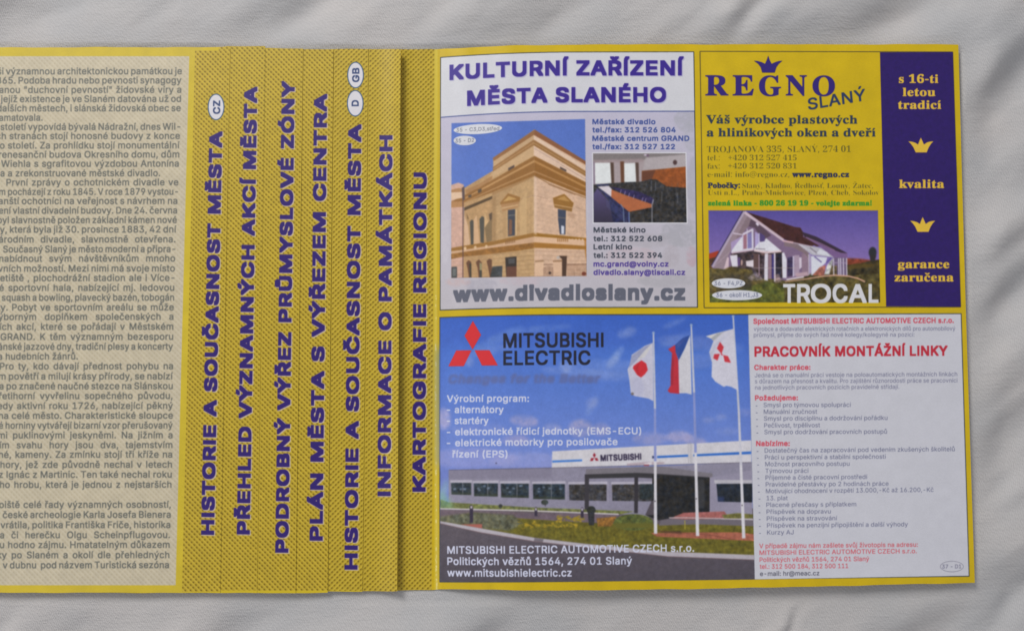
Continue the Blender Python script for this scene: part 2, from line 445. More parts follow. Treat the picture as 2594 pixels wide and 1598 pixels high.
_cv = cover([art(np.concatenate([bent_line((1117.3, 300), (1756.3, 284.5)), bent_line((1765.4, 777), (1116.2, 784))]))]); _f = np.zeros(ART.shape[:2], np.float32)
_f[_cv[1]:_cv[1] + _cv[2].shape[0], _cv[0]:_cv[0] + _cv[2].shape[1]] = _cv[2]; ART[:] = _keep * (1 - _f[:, :, None]) + ART * _f[:, :, None]; del _keep, _f
BLU = (58, 38, 138)
for s, a, b in (('KULTURNÍ ZAŘÍZENÍ', A1(160, 383)[0], C3(1190, 335)[0]), ('MĚSTA SLANÉHO', A1(342, 650)[0], C3(1008, 612)[0])):
    text(ID, s, a[0] + 2, a[1] - 2, b[0] - 2, b[1] - 2, 34, BLU, bold=2.45, halo=((150, 145, 190), 0.6, 1.8, 1.8, 0.5), soft=0.3)
# theatre photograph
TP = A2((178, -521), (1562, -564), (1578, 1060), (175, 1080))
poly(ID, TP, (84, 112, 190), col2=(100, 130, 204))
def clipped(fn, region):
    """draw with fn, then keep it only inside region"""
    global ART
    keep = ART.copy(); fn()
    p_ = art(np.array(region, float)); X0, Y0 = np.maximum(p_.min(0).astype(int) - 12, 0); X1, Y1 = p_.max(0).astype(int) + 12
    sub = blur(ART[Y0:Y1, X0:X1], 1.35); g_ = np.random.default_rng(7); hh_, ww_ = sub.shape[:2]; n = 0
    for cc, aa in ((14, 0.005), (4, 0.006), (1.6, 0.009)):
        b_ = blur(g_.standard_normal((hh_, ww_)).astype(np.float32), cc); n = n + aa * b_ / b_.std()
    ART[Y0:Y1, X0:X1] = np.clip(sub * (1 + n[:, :, None]), 0, 1); cv = cover([art(dense(np.array(region, float)))])
    x0, y0, cov = cv; h, w = cov.shape; full = np.zeros(ART.shape[:2], np.float32); full[y0:y0 + h, x0:x0 + w] = cov
    ART[:] = keep * (1 - full[:, :, None]) + ART * full[:, :, None]
def theatre():
    q = lambda pts, c, **k: poly(A2, pts, c, **k)
    t = (0.07, 7)
    q([(1035, -454), (1600, -100), (1600, 1070), (1030, 1070)], (212, 176, 148), tex=t)
    q([(1035, -454), (610, -154), (610, -20), (530, 110), (590, 1085), (1035, 1065)], (192, 156, 112), tex=t)
    q([(610, -30), (310, 150), (300, 1085), (602, 1080)], (186, 148, 104), tex=t)
    q([(170, 120), (250, 95), (305, 115), (305, 1085), (170, 1085)], (206, 166, 148), tex=t)
    # attic storey
    q([(1040, -454), (605, -160), (615, -128), (1032, -398)], (150, 104, 66)); q([(1040, -454), (1575, -124), (1575, -86), (1032, -398)], (140, 90, 58))
    q([(1030, -396), (1575, -66), (1575, -28), (1030, -352)], (222, 192, 168)); q([(1030, -396), (615, -126), (615, -70), (1030, -352)], (196, 162, 124))
    q([(1030, -350), (1575, -20), (1575, 34), (1030, -290)], (152, 108, 62)); q([(1030, -350), (608, -66), (608, -22), (1030, -290)], (158, 114, 70))
    line(A2, [(1030, -318), (1575, 8)], 1.6, (190, 150, 100)); line(A2, [(1030, -318), (610, -44)], 1.6, (192, 152, 104))
    q([(1030, -288), (1575, 36), (1575, 120), (1030, -182)], (222, 190, 166)); q([(1030, -288), (820, -150), (600, -10), (560, 60), (1030, -182)], (202, 166, 124))
    line(A2, [(1035, -262), (1300, -105)], 1.3, (168, 140, 128)); line(A2, [(1300, -100), (1570, 62)], 1.3, (168, 140, 128))
    q([(765, -55), (830, -90), (830, -62), (768, -28)], (88, 72, 66)); q([(1302, -72), (1368, -38), (1368, -16), (1302, -48)], (88, 72, 66))
    # main cornice
    q([(1038, -182), (1600, 106), (1600, 250), (1036, 22)], (146, 98, 44)); q([(1038, -182), (560, 90), (330, 215), (175, 290), (175, 350), (600, 196), (1036, 22)], (150, 104, 54))
    q([(1036, -140), (1600, 145), (1600, 166), (1036, -116)], (184, 134, 78)); q([(1036, -140), (560, 118), (320, 250), (320, 262), (560, 138), (1036, -116)], (192, 146, 94))
    q([(1036, -30), (1600, 205), (1600, 214), (1036, -14)], (176, 130, 84)); q([(1036, -30), (600, 160), (320, 290), (320, 300), (600, 172), (1036, -14)], (184, 140, 92))
    line(A2, [(1036, 20), (1190, 105), (1470, 215), (1600, 262)], 2.2, (150, 108, 66)); line(A2, [(1180, 112), (1460, 220)], 1.5, (140, 100, 70))
    q([(1035, 34), (920, 90), (760, 160), (600, 226), (600, 200), (1035, 22)], (170, 130, 86))
    q([(830, 130), (600, 230), (600, 330), (700, 330), (770, 205)], (176, 140, 98), alpha=0.6)
    line(A2, [(895, 262), (1030, 226), (1175, 262)], 1.2, (166, 134, 110)); line(A2, [(1460, 345), (1570, 388)], 1.2, (166, 134, 110))
    # quoins
    for x in (865, 905, 960, 1000): line(A2, [(x, 250), (x, 640)], 1.2, (178, 138, 92), 0.7)
    q([(890, 300), (960, 180), (960, 640), (890, 640)], (208, 172, 124), alpha=0.7)
    # pedimented windows
    q([(680, 304), (765, 204), (892, 246), (884, 292), (705, 352)], (158, 112, 60)); q([(712, 292), (770, 234), (856, 262)], (202, 160, 98))
    q([(690, 320), (880, 290), (868, 350), (705, 395)], (178, 134, 90)); q([(700, 352), (870, 318), (868, 332), (702, 368)], (206, 168, 122))
    q([(1228, 252), (1346, 210), (1444, 306), (1432, 350), (1240, 324)], (152, 106, 46)); q([(1266, 264), (1346, 232), (1408, 292)], (188, 142, 80))
    q([(1240, 322), (1432, 350), (1424, 396), (1246, 352)], (146, 104, 52)); line(A2, [(1244, 322), (1430, 356)], 1.8, (214, 172, 124))
    q([(762, 378), (838, 368), (835, 640), (764, 650)], (72, 74, 84)); q([(776, 470), (806, 480), (806, 630), (770, 640)], (128, 92, 72)); q([(768, 430), (836, 424), (836, 434), (768, 440)], (120, 116, 110))
    q([(1280, 368), (1364, 380), (1358, 632), (1300, 628), (1282, 480)], (66, 72, 90)); q([(1314, 536), (1346, 545), (1344, 626), (1316, 624)], (206, 208, 218)); q([(1282, 450), (1362, 458), (1362, 466), (1283, 458)], (120, 108, 100))
    line(A2, [(750, 380), (752, 650)], 3, (212, 176, 130)); line(A2, [(850, 372), (848, 640)], 3, (216, 182, 136)); line(A2, [(1372, 384), (1368, 640)], 2.4, (224, 186, 150))
    # wing
    q([(310, 352), (600, 232), (600, 262), (310, 386)], (92, 72, 50)); q([(450, 290), (600, 228), (600, 210), (450, 272)], (198, 160, 110))
    q([(320, 170), (480, 100), (600, 20), (600, 60), (480, 140), (330, 210)], (172, 128, 84)); q([(450, 170), (490, 155), (490, 190), (455, 205)], (90, 74, 60)); q([(350, 225), (385, 215), (385, 245), (355, 250)], (96, 78, 62))
    for pts in ([(368, 500), (388, 476), (408, 490), (408, 742), (380, 742)], [(468, 472), (494, 440), (518, 452), (514, 720), (480, 712)]):
        q(pts, (86, 82, 74))
    q([(330, 400), (360, 470), (345, 470)], (120, 90, 60)); q([(408, 480), (440, 430), (470, 720), (408, 742)], (212, 172, 132)); q([(312, 430), (350, 540), (372, 745), (312, 760)], (214, 176, 142))
    q([(520, 560), (560, 500), (600, 470), (598, 692), (545, 715)], (136, 112, 80)); q([(520, 400), (562, 500), (522, 560)], (210, 172, 124)); q([(566, 420), (600, 400), (600, 470), (575, 490)], (98, 80, 64))
    q([(172, 170), (250, 150), (308, 160), (308, 190), (172, 200)], (176, 130, 88)); q([(172, 290), (310, 286), (310, 345), (172, 352)], (178, 130, 84)); q([(172, 196), (300, 190), (300, 250), (172, 275)], (224, 190, 160))
    q([(285, 150), (312, 130), (316, 270), (292, 280)], (92, 76, 76))
    # balcony course
    q([(170, 772), (300, 748), (600, 702), (1035, 612), (1035, 652), (600, 742), (300, 790), (170, 804)], (156, 110, 52))
    q([(170, 804), (300, 790), (600, 742), (1035, 652), (1035, 716), (600, 790), (170, 832)], (208, 168, 134))
    q([(170, 832), (600, 768), (1035, 714), (1035, 772), (860, 800), (600, 830), (300, 862), (170, 884)], (152, 104, 50), tex=(0.15, 10))
    q([(1035, 612), (1600, 670), (1600, 694), (1035, 652)], (154, 106, 36)); q([(1035, 650), (1600, 692), (1600, 750), (1035, 714)], (222, 182, 148))
    q([(1035, 712), (1600, 750), (1600, 786), (1035, 768)], (164, 112, 46)); q([(1552, 664), (1600, 668), (1600, 1060), (1560, 820)], (170, 110, 40), alpha=0.7)
    for yy in range(60, 600, 44): line(A2, [(1040, yy + 20), (1230, yy + 58)], 0.8, (186, 150, 124), 0.6); line(A2, [(1430, yy + 96), (1580, yy + 126)], 0.8, (186, 150, 124), 0.5)
    for yy in range(120, 640, 40): line(A2, [(610, yy + 130), (680, yy + 112)], 0.8, (160, 124, 82), 0.5)
    q([(700, 400), (760, 380), (766, 650), (712, 662)], (176, 140, 98), alpha=0.5, soft=1); q([(1030, 40), (1060, 52), (1060, 640), (1030, 620)], (226, 194, 168), alpha=0.6, soft=1)
    q([(600, 250), (640, 236), (640, 700), (600, 706)], (150, 116, 78), alpha=0.55, soft=2); q([(1378, 400), (1450, 420), (1450, 470), (1390, 440)], (176, 136, 106), alpha=0.5, soft=2)
    for x in range(1280, 1392, 20): line(A2, [(x, 656), (x, 706)], 2.2, (152, 102, 50))
    for x in range(742, 836, 18): line(A2, [(x, 690 - (x - 742) * 0.18), (x, 730 - (x - 742) * 0.18)], 2.2, (140, 98, 60))
    for x in range(1400, 1560, 34): oval(A2, x, 684, 9, 9, (226, 190, 160))
    for x in (425, 540, 320): oval(A2, x, 775 - (x - 320) * .09, 14, 18, (226, 190, 150))
    # rusticated ground floor
    for i in range(6):
        y = 805 + i * 46
        line(A2, [(600, y + 34), (1035, y - 4)], 1.2, (160, 122, 84), 0.9); line(A2, [(1035, y - 6), (1600, y + 10)], 1.1, (176, 138, 110), 0.8)
        line(A2, [(175, y + 60), (600, y + 34)], 1.0, (168, 128, 96), 0.7)
    q([(735, 868), (852, 856), (852, 1066), (745, 1068)], (58, 50, 46)); q([(747, 962), (852, 960), (852, 1066), (747, 1068)], (104, 68, 54)); q([(765, 880), (835, 874), (835, 930), (768, 934)], (82, 80, 80))
    for pts in ([(330, 922), (355, 894), (384, 916), (386, 1078), (360, 1078), (345, 980)], [(430, 916), (462, 888), (493, 920), (494, 1078), (460, 1078), (450, 980)], [(542, 906), (570, 880), (597, 890), (597, 1078), (575, 1078), (560, 980)]):
        q(pts, (108, 74, 54))
    q([(362, 930), (384, 930), (386, 1076), (368, 1076)], (72, 64, 52)); q([(468, 920), (492, 930), (493, 1000), (470, 1000)], (150, 140, 104)); q([(468, 1000), (492, 1000), (493, 1076), (470, 1076)], (72, 70, 62))
    q([(602, 962), (706, 955), (702, 1070), (580, 1074)], (64, 66, 68), tex=(0.3, 9)); q([(178, 966), (236, 962), (236, 1082), (178, 1082)], (70, 72, 72)); q([(190, 980), (226, 978), (226, 1060), (190, 1062)], (108, 110, 108))
    line(A2, [(298, 280), (297, 1078)], 2.2, (92, 66, 60))
    q([(1280, 850), (1374, 852), (1366, 1062), (1324, 1062), (1322, 884)], (78, 56, 44)); q([(1044, 906), (1132, 902), (1132, 1062), (1044, 1062)], (222, 184, 152)); q([(1042, 902), (1134, 896), (1134, 912), (1042, 916)], (160, 124, 92))
    q([(1232, 906), (1322, 900), (1322, 1062), (1232, 1062)], (216, 178, 148)); q([(1228, 902), (1326, 896), (1326, 910), (1228, 914)], (150, 112, 80)); oval(A2, 1284, 868, 18, 16, (190, 178, 168))
    for x in range(1136, 1230, 13): line(A2, [(x, 950 + abs(x - 1183) * 0.4), (x, 1060)], 0.9, (110, 76, 60))
    line(A2, [(1132, 942), (1228, 940)], 1.4, (110, 76, 60)); line(A2, [(1376, 940), (1600, 936)], 1.5, (100, 66, 50))
    for x in range(1380, 1600, 15): line(A2, [(x, 942), (x + (6 if x < 1450 else 0), 1060)], 0.9, (124, 84, 64), 0.9)
    oval(A2, 1550, 1036, 24, 20, (120, 60, 44)); oval(A2, 1197, 1028, 14, 14, (66, 50, 44))
    line(A2, [(175, 1080), (1600, 1064)], 1.6, (150, 120, 110), 0.6)
clipped(theatre, TP)
oval(A1, 452, 890, 252, 52, (212, 212, 218), tilt=-0.05); text(A1, '35 - C3,D3,střed', 228, 918, 672, 902, 9.3, (128, 130, 142), bold=0.15)
oval(A1, 316, 1008, 116, 50, (208, 208, 214)); text(A1, '35 - D2', 218, 1030, 412, 1022, 9.6, (120, 124, 140), bold=0.15)
TB = (66, 82, 146)
for C, s, a, y, b, c in ((C3, 'Městské divadlo', 250, 838, 898, TB), (C3, 'tel./fax: 312 526 804', 250, 922, 1108, TB), (C3, 'Městské centrum GRAND', 250, 1010, 1248, TB),
        (C3, 'tel./fax: 312 527 122', 250, 1096, 1100, TB), (C4, 'Městské kino', 262, 608, 795, (66, 70, 82)), (C4, 'tel.: 312 522 608', 262, 698, 968, (66, 70, 82)),
        (C4, 'Letní kino', 262, 783, 657, (66, 70, 82)), (C4, 'tel.: 312 522 394', 262, 870, 968, (66, 70, 82)), (C4, 'mc.grand@volny.cz', 262, 960, 1033, (78, 60, 142)),
        (C4, 'divadlo.slany@tiscali.cz', 262, 1046, 1205, (78, 60, 142))):
    text(C, s, a, y, b, y, 12.4, c, bold=0.6, soft=0.3)
a, b = A2(200, 1325)[0], C4(1205, 1305)[0]
text(ID, 'www.divadloslany.cz', a[0] + 2, a[1] - 1, b[0] - 2, b[1] - 1, 34.5, (98, 100, 114), bold=3.0, soft=0.3)

# meeting-room photograph
RC = Crop(1490, 380, 7.5615)
RP = RC((92, 68), (1862, 68), (1885, 1390), (105, 1390))
poly(RC, [(72, 48), (1882, 48), (1905, 1412), (85, 1412)], (214, 212, 218))
def room():
    q = lambda pts, c, **k: poly(RC, pts, c, **k)
    poly(ID, RP, (168, 154, 156))
    q([(80, 60), (1880, 60), (1880, 90), (1050, 190), (80, 215)], (128, 120, 120), soft=1.5); q([(80, 200), (1050, 175), (1050, 240), (80, 250)], (158, 140, 142), soft=2); q([(1100, 150), (1880, 90), (1880, 330), (1040, 390)], (176, 166, 168), soft=1.5)
    oval(RC, 1095, 100, 28, 14, (220, 205, 225), soft=1); oval(RC, 1140, 110, 24, 20, (110, 80, 110), soft=1)
    q([(126, 250), (418, 252), (442, 640), (132, 652)], (224, 226, 226), soft=0.7); q([(684, 260), (912, 254), (918, 626), (690, 632)], (224, 226, 226), soft=0.7)
    q([(424, 240), (488, 245), (498, 640), (446, 640)], (84, 64, 54), soft=0.6); q([(612, 222), (686, 222), (692, 632), (628, 632)], (104, 66, 46), soft=0.6); q([(900, 245), (966, 245), (974, 612), (920, 612)], (88, 68, 60), soft=0.6)
    q([(92, 215), (122, 230), (130, 655), (98, 660)], (130, 112, 132), soft=0.6)
    q([(1028, 404), (1880, 322), (1880, 770), (1330, 690), (1028, 610)], (150, 80, 36), tex=(0.2, 12)); q([(1028, 410), (1290, 386), (1220, 560), (1028, 606)], (104, 62, 44), soft=1.2); oval(RC, 1662, 242, 40, 48, (78, 56, 56), soft=0.6)
    q([(95, 668), (440, 640), (700, 620), (1000, 610), (1200, 560), (1310, 570), (1500, 700), (1880, 730), (1900, 1400), (95, 1400)], (50, 48, 48), tex=(0.5, 7))
    for _ in range(90):
        x, y = 1000 + RNG.random() * 850, 600 + RNG.random() * 420; line(RC, [(x, y), (x + RNG.normal() * 8, y + 40 + 90 * RNG.random())], 0.9, (112, 110, 116) if RNG.random() < .5 else (30, 30, 34), 0.5, soft=0.4)
    for x, y in ((1210, 590), (1290, 600), (1710, 830), (1410, 800)): line(RC, [(x, y), (x, y + 190)], 2.2, (128, 128, 136), 0.6, soft=0.7)
    q([(98, 840), (180, 735), (760, 1400), (98, 1400)], (92, 80, 128), col2=(50, 44, 62), soft=1.2)
    q([(190, 725), (450, 900), (640, 1040), (780, 1190), (800, 1400), (480, 1400), (400, 960)], (40, 42, 80), tex=(0.4, 8), soft=0.6)
    for i in range(18): x = 350 + i * 22; line(RC, [(x, 880 + i * 22), (x + 10, 1100 + i * 18)], 0.9, (88, 100, 150), 0.6, soft=0.4)
    q([(400, 700), (980, 800), (1262, 935), (1232, 1040), (720, 860)], (48, 40, 82), tex=(0.3, 8), soft=0.5)
    q([(180, 706), (395, 690), (456, 760), (446, 905)], (216, 206, 212), soft=0.5); q([(446, 760), (700, 860), (1232, 1045), (1226, 1100), (782, 1188), (440, 905)], (178, 102, 64), soft=0.4, tex=(0.06, 20))
    for x, y in ((620, 760), (700, 785), (780, 820), (870, 860), (1035, 910), (1095, 925), (1240, 960)): line(RC, [(x + 14, y), (x - 8, y + 75)], 1.5, (190, 170, 215), 0.8, soft=0.3)
    line(RC, [(1248, 940), (1222, 1040), (1222, 1400)], 2.2, (140, 140, 150)); line(RC, [(782, 1188), (788, 1400)], 2.6, (116, 134, 180)); line(RC, [(620, 1040), (672, 1120), (686, 1400)], 2.0, (120, 136, 160))
    for x in (250, 350): line(RC, [(x, 668), (x, 700)], 1.5, (190, 190, 210)); 
    line(RC, [(160, 680), (400, 668)], 4, (46, 50, 90), soft=0.4)
clipped(room, RP)

# --- window maker's advertisement
C5, C6 = Crop(1760, 110, 4.0875), Crop(1760, 440, 4.086)
C7, C8 = Crop(2120, 90, 3.688), Crop(2120, 440, 3.688)
FR = [(1773.2, 131), (2413.5, 132.4), (2433.5, 777.5), (1783.7, 779.5)]
for a, b in zip(FR, FR[1:] + FR[:1]): line(ID, [a, b], 2.3, (96, 84, 40))
poly(ID, [(2229, 133.4), (2413.4, 132.8), (2433.2, 777), (2244.7, 776)], (44, 24, 98), tex=(0.06, 9))
NAV = (50, 34, 116)
for ch, a, b in (('R', 112, 345), ('E', 395, 607), ('G', 668, 890), ('N', 945, 1157), ('O', 1222, 1448)):
    o = 4 if ch in 'GO' else 0
    text(C5, ch, a, 540 + o, b, 540 + o, 50 if ch not in 'GO' else 49.4, NAV, bold=0.7, font='serif', bendit=False)
CROWN = [(612, 183), (650, 186), (690, 197), (727, 215), (745, 175), (760, 130), (775, 175), (795, 215), (835, 197), (870, 186), (908, 183), (870, 215), (845, 250), (827, 306), (698, 306), (682, 250), (655, 215)]
poly(C5, CROWN, NAV)
a, b = C5(1180, 690)[0], C7(268, 606)[0]
text(ID, 'SLANÝ', a[0], a[1], b[0], b[1], 28, (44, 56, 92), bold=0.9, bendit=False, shear=0.06)
DK = (48, 58, 78)
def ln(C, s, x0, y0, C2, x1, y1, cap, col, **k):
    a = C(x0, y0)[0]; b = C2(x1, y1)[0]; text(ID, s, a[0], a[1], b[0], b[1], cap, col, **k)
ln(C5, 'Váš výrobce plastových', 118, 830, C7, 190, 825, 20.5, DK, font='serif', bold=0.45)
ln(C5, 'a hliníkových oken a dveří', 125, 965, C7, 360, 945, 20.5, DK, font='serif', bold=0.45)
OL = (100, 92, 36)
k = dict(font='serif', bold=-0.12, soft=0.3)
ln(C5, 'TROJANOVA 335, SLANÝ, 274 01', 125, 1130, C7, 130, 1090, 15.6, OL, **k)
ln(C5, 'tel.:', 130, 1213, C5, 258, 1213, 13.6, OL, **k); ln(C5, '+420 312 527 415', 345, 1213, C5, 1055, 1213, 13.6, OL, **k)
ln(C5, 'fax:', 130, 1300, C5, 258, 1300, 13.6, OL, **k); ln(C5, '+420 312 520 831', 345, 1298, C5, 1055, 1298, 13.6, OL, **k)
ln(C5, 'e-mail: info@regno.cz,', 130, 1385, C5, 980, 1385, 13.6, OL, **k); ln(C5, 'www.regno.cz', 1010, 1385, C5, 1595, 1385, 14, (40, 44, 84), font='serif', bold=0.6)
ln(C6, 'Pobočky:', 135, 148, C6, 465, 148, 12.6, (44, 48, 84), font='serif', bold=0.6)
ln(C6, 'Slaný, Kladno, Ředhošť, Louny, Žatec,', 490, 150, C6, 1845, 150, 12.4, OL, **k)
ln(C6, 'Ústí n.L., Praha-Mnichovice, Plzeň, Cheb, Sokolov', 135, 222, C6, 1908, 222, 12.4, OL, **k)
ln(C6, 'zelená linka - 800 26 19 19 - volejte zdarma!', 138, 330, C6, 1828, 330, 12, (60, 142, 44), font='serif', bold=0.55)
YT = (226, 186, 62)
for C, s, a, b, y in ((C7, 's 16-ti', 580, 945, 445), (C7, 'letou', 615, 918, 568), (C7, 'tradicí', 572, 972, 687), (C7, 'kvalita', 582, 1000, 1425), (C8, 'garance', 570, 1048, 882), (C8, 'zaručena', 538, 1088, 1005)):
    ln(C, s, a, y, C, b, y, 20.5, YT, font='serif', bold=0.6)
CR2 = np.array([(665, 990), (700, 994), (730, 1003), (757, 1020), (770, 985), (783, 955), (797, 985), (812, 1020), (842, 1000), (870, 993), (902, 990), (878, 1015), (856, 1050), (838, 1095), (735, 1095), (712, 1045), (690, 1015)], float)
poly(C7, CR2, YT); poly(C8, CR2 + [17, -550], YT)
HC = Crop(1770, 520, 5.2234)
HP = HC((125, 68), (2372, 68), (2400, 1285), (145, 1285))
def house():
    q = lambda pts, c, **k: poly(HC, pts, c, **k)
    poly(ID, HP, (86, 76, 152), col2=(176, 140, 196))
    q([(120, 645), (265, 600), (245, 690), (130, 715)], (168, 60, 36)); q([(120, 715), (235, 680), (180, 830), (130, 840)], (92, 60, 36), tex=(0.3, 8))
    q([(1960, 700), (2120, 706), (2400, 740), (2400, 790), (1960, 800)], (132, 60, 42), soft=1.5, tex=(0.3, 9)); q([(1960, 790), (2130, 770), (2250, 740), (2400, 715), (2410, 1290), (1960, 1290)], (60, 52, 30), tex=(0.5, 11))
    q([(1970, 800), (2100, 770), (2380, 780), (2200, 830), (1980, 850)], (98, 76, 26), alpha=0.7, soft=2)
    oval(HC, 2300, 625, 52, 72, (42, 44, 50), soft=1); q([(2260, 660), (2350, 660), (2330, 740), (2270, 740)], (46, 42, 44), soft=1)
    q([(140, 830), (1150, 880), (1960, 930), (2410, 900), (2410, 1300), (140, 1300)], (84, 74, 38), tex=(0.45, 12))
    # roof
    q([(600, 82), (900, 172), (1270, 288), (1345, 298), (1362, 330), (1390, 370), (1640, 470), (1500, 540), (1250, 496), (1100, 440)], (68, 36, 36), tex=(0.2, 9))
    q([(1380, 372), (1800, 550), (1965, 636), (1965, 700), (1780, 690), (1620, 560), (1380, 420)], (124, 94, 142)); q([(1360, 350), (1560, 418), (1968, 636), (1880, 628), (1700, 560), (1400, 420)], (56, 42, 58))
    q([(1390, 420), (1600, 540), (1560, 546), (1380, 460)], (72, 40, 40)); line(HC, [(1420, 425), (1640, 520), (1800, 600)], 3, (150, 112, 150), 0.8)
    # gable
    q([(606, 106), (1110, 460), (1450, 590), (1460, 930), (1150, 1000), (330, 850), (195, 822)], (128, 104, 134))
    q([(606, 106), (190, 822), (330, 850), (380, 700), (440, 560), (640, 296), (760, 186)], (152, 132, 142)); q([(640, 150), (760, 220), (640, 296), (450, 540), (560, 300)], (136, 116, 124))
    q([(690, 186), (800, 240), (960, 400), (870, 450), (820, 420), (740, 300), (660, 280)], (92, 72, 88)); q([(450, 360), (590, 385), (590, 400), (450, 380)], (206, 190, 206))
    q([(425, 490), (590, 400), (590, 580), (430, 640)], (170, 150, 190)); q([(592, 420), (560, 430), (440, 590), (430, 630), (720, 590)], (220, 218, 226))
    q([(586, 392), (642, 384), (642, 575), (586, 582)], (160, 112, 128)); q([(646, 380), (702, 360), (702, 565), (646, 575)], (132, 124, 176)); q([(744, 352), (796, 380), (796, 590), (744, 560)], (176, 162, 208)); q([(806, 360), (876, 410), (866, 500), (806, 470)], (84, 68, 122))
    q([(800, 490), (868, 478), (890, 436), (1092, 604), (880, 632), (734, 600), (734, 570)], (222, 220, 228))
    line(HC, [(585, 385), (720, 318)], 5, (216, 206, 222)); line(HC, [(710, 320), (714, 590)], 4.5, (214, 208, 222)); line(HC, [(640, 310), (640, 575)], 1.8, (214, 208, 222)); line(HC, [(798, 370), (800, 590)], 2.2, (206, 200, 220)); line(HC, [(583, 390), (583, 600)], 2.6, (206, 196, 214))
    q([(425, 640), (720, 600), (1110, 620), (1116, 970), (780, 970), (430, 830)], (72, 58, 62), tex=(0.5, 9))
    line(HC, [(436, 632), (720, 592)], 3.5, (206, 180, 196)); line(HC, [(730, 600), (900, 625), (1092, 608)], 4.5, (228, 204, 206)); q([(750, 570), (880, 578), (880, 586), (750, 580)], (120, 104, 116))
    q([(412, 665), (510, 655), (516, 812), (440, 812)], (220, 214, 224)); q([(330, 850), (375, 690), (400, 690), (395, 820), (340, 852)], (214, 188, 196)); q([(512, 690), (548, 690), (548, 800), (516, 800)], (96, 72, 120)); oval(HC, 568, 760, 12, 40, (196, 160, 150)); q([(624, 740), (724, 722), (724, 820), (630, 806)], (222, 210, 216))
    q([(725, 640), (792, 640), (792, 830), (725, 830)], (96, 72, 70)); line(HC, [(798, 650), (798, 930)], 2.0, (190, 160, 180))
    q([(874, 640), (916, 640), (914, 1000), (866, 990), (868, 780)], (218, 212, 222)); q([(918, 650), (962, 650), (962, 975), (918, 975)], (146, 116, 130)); q([(966, 650), (992, 650), (992, 975), (966, 975)], (66, 56, 120)); line(HC, [(1004, 632), (1006, 1010)], 4, (216, 206, 220)); q([(1018, 640), (1096, 640), (1096, 960), (1018, 960)], (44, 38, 50), tex=(0.5, 8))
    q([(1100, 630), (1128, 625), (1164, 720), (1160, 965), (1108, 960)], (222, 218, 228))
    q([(1172, 690), (1242, 680), (1242, 935), (1172, 945)], (64, 52, 84), tex=(0.3, 9)); line(HC, [(1252, 672), (1252, 946)], 3.4, (206, 196, 216)); q([(1264, 660), (1330, 660), (1330, 930), (1264, 940)], (172, 150, 170)); q([(1328, 690), (1360, 690), (1362, 820), (1330, 850)], (214, 200, 214)); q([(1362, 640), (1450, 640), (1454, 930), (1366, 930)], (146, 120, 138))
    line(HC, [(700, 828), (1290, 830)], 1.2, (196, 180, 170), 0.8); line(HC, [(1160, 985), (1390, 948)], 4, (220, 204, 212)); q([(1280, 900), (1440, 880), (1450, 930), (1290, 945)], (190, 160, 170))
    q([(1130, 484), (1300, 500), (1460, 640), (1450, 700), (1400, 640), (1250, 560), (1130, 540)], (132, 112, 118)); q([(1290, 500), (1620, 566), (1790, 690), (1500, 662)], (184, 180, 190)); line(HC, [(1330, 520), (1540, 640)], 2.4, (206, 200, 210)); line(HC, [(1470, 560), (1560, 630)], 2, (120, 110, 120)); q([(1600, 580), (1700, 620), (1740, 680), (1560, 640)], (216, 216, 224))
    q([(1484, 672), (1700, 690), (1680, 760), (1500, 925), (1490, 925)], (216, 216, 226)); line(HC, [(1530, 680), (1625, 755)], 3, (110, 96, 150)); line(HC, [(1690, 760), (1750, 700)], 3.4, (96, 82, 150)); line(HC, [(1456, 650), (1460, 920)], 3, (196, 186, 200)); line(HC, [(1475, 650), (1480, 920)], 2, (186, 176, 190))
    q([(1500, 930), (1600, 820), (1680, 790), (1660, 930)], (156, 96, 84), tex=(0.3, 8)); q([(1660, 920), (1700, 790), (1770, 700), (1780, 900)], (196, 194, 190), tex=(0.3, 8)); q([(1780, 690), (1960, 700), (1966, 930), (1740, 930)], (112, 94, 124)); q([(1760, 800), (1830, 800), (1830, 930), (1720, 930)], (96, 80, 56), tex=(0.4, 8))
    for x in (1782, 1850, 1875, 1912, 1956): line(HC, [(x, 700), (x + 4, 925)], 2.6, (208, 200, 214))
    line(HC, [(1780, 760), (1955, 765)], 2, (170, 150, 180))
    line(HC, [(600, 84), (178, 818)], 6.5, (178, 162, 182)); line(HC, [(584, 76), (166, 800)], 2.4, (52, 44, 84)); line(HC, [(604, 92), (1118, 462)], 7, (206, 184, 196)); line(HC, [(1112, 470), (1250, 494)], 4.5, (212, 176, 182)); line(HC, [(1250, 494), (1480, 545)], 2.5, (190, 170, 186))
    line(HC, [(760, 236), (790, 270)], 5, (220, 210, 224)); line(HC, [(200, 812), (430, 600)], 1.5, (200, 180, 190), 0.4)
    # bushes
    q([(135, 850), (300, 862), (420, 812), (560, 835), (700, 850), (750, 960), (850, 1000), (1130, 1035), (1135, 1300), (140, 1300)], (90, 78, 42), tex=(0.5, 11), soft=1)
    q([(140, 1180), (640, 1080), (900, 1010), (1130, 1060), (1135, 1300), (140, 1300)], (88, 92, 38), tex=(0.45, 13), soft=1.5); q([(180, 930), (720, 900), (700, 1140), (250, 1140)], (66, 58, 50), alpha=0.6, tex=(0.4, 10), soft=3)
    q([(640, 960), (760, 880), (860, 990), (700, 1000)], (172, 156, 160), alpha=0.5, tex=(0.6, 6), soft=1); q([(1000, 920), (1060, 910), (1100, 1010), (1010, 1030)], (190, 160, 160), alpha=0.6, tex=(0.5, 6), soft=1)
    line(HC, [(1140, 1012), (1400, 978), (1640, 940), (1800, 926), (1980, 938), (2100, 966), (2200, 1012)], (2, 3.8), (214, 166, 142))
clipped(house, HP)
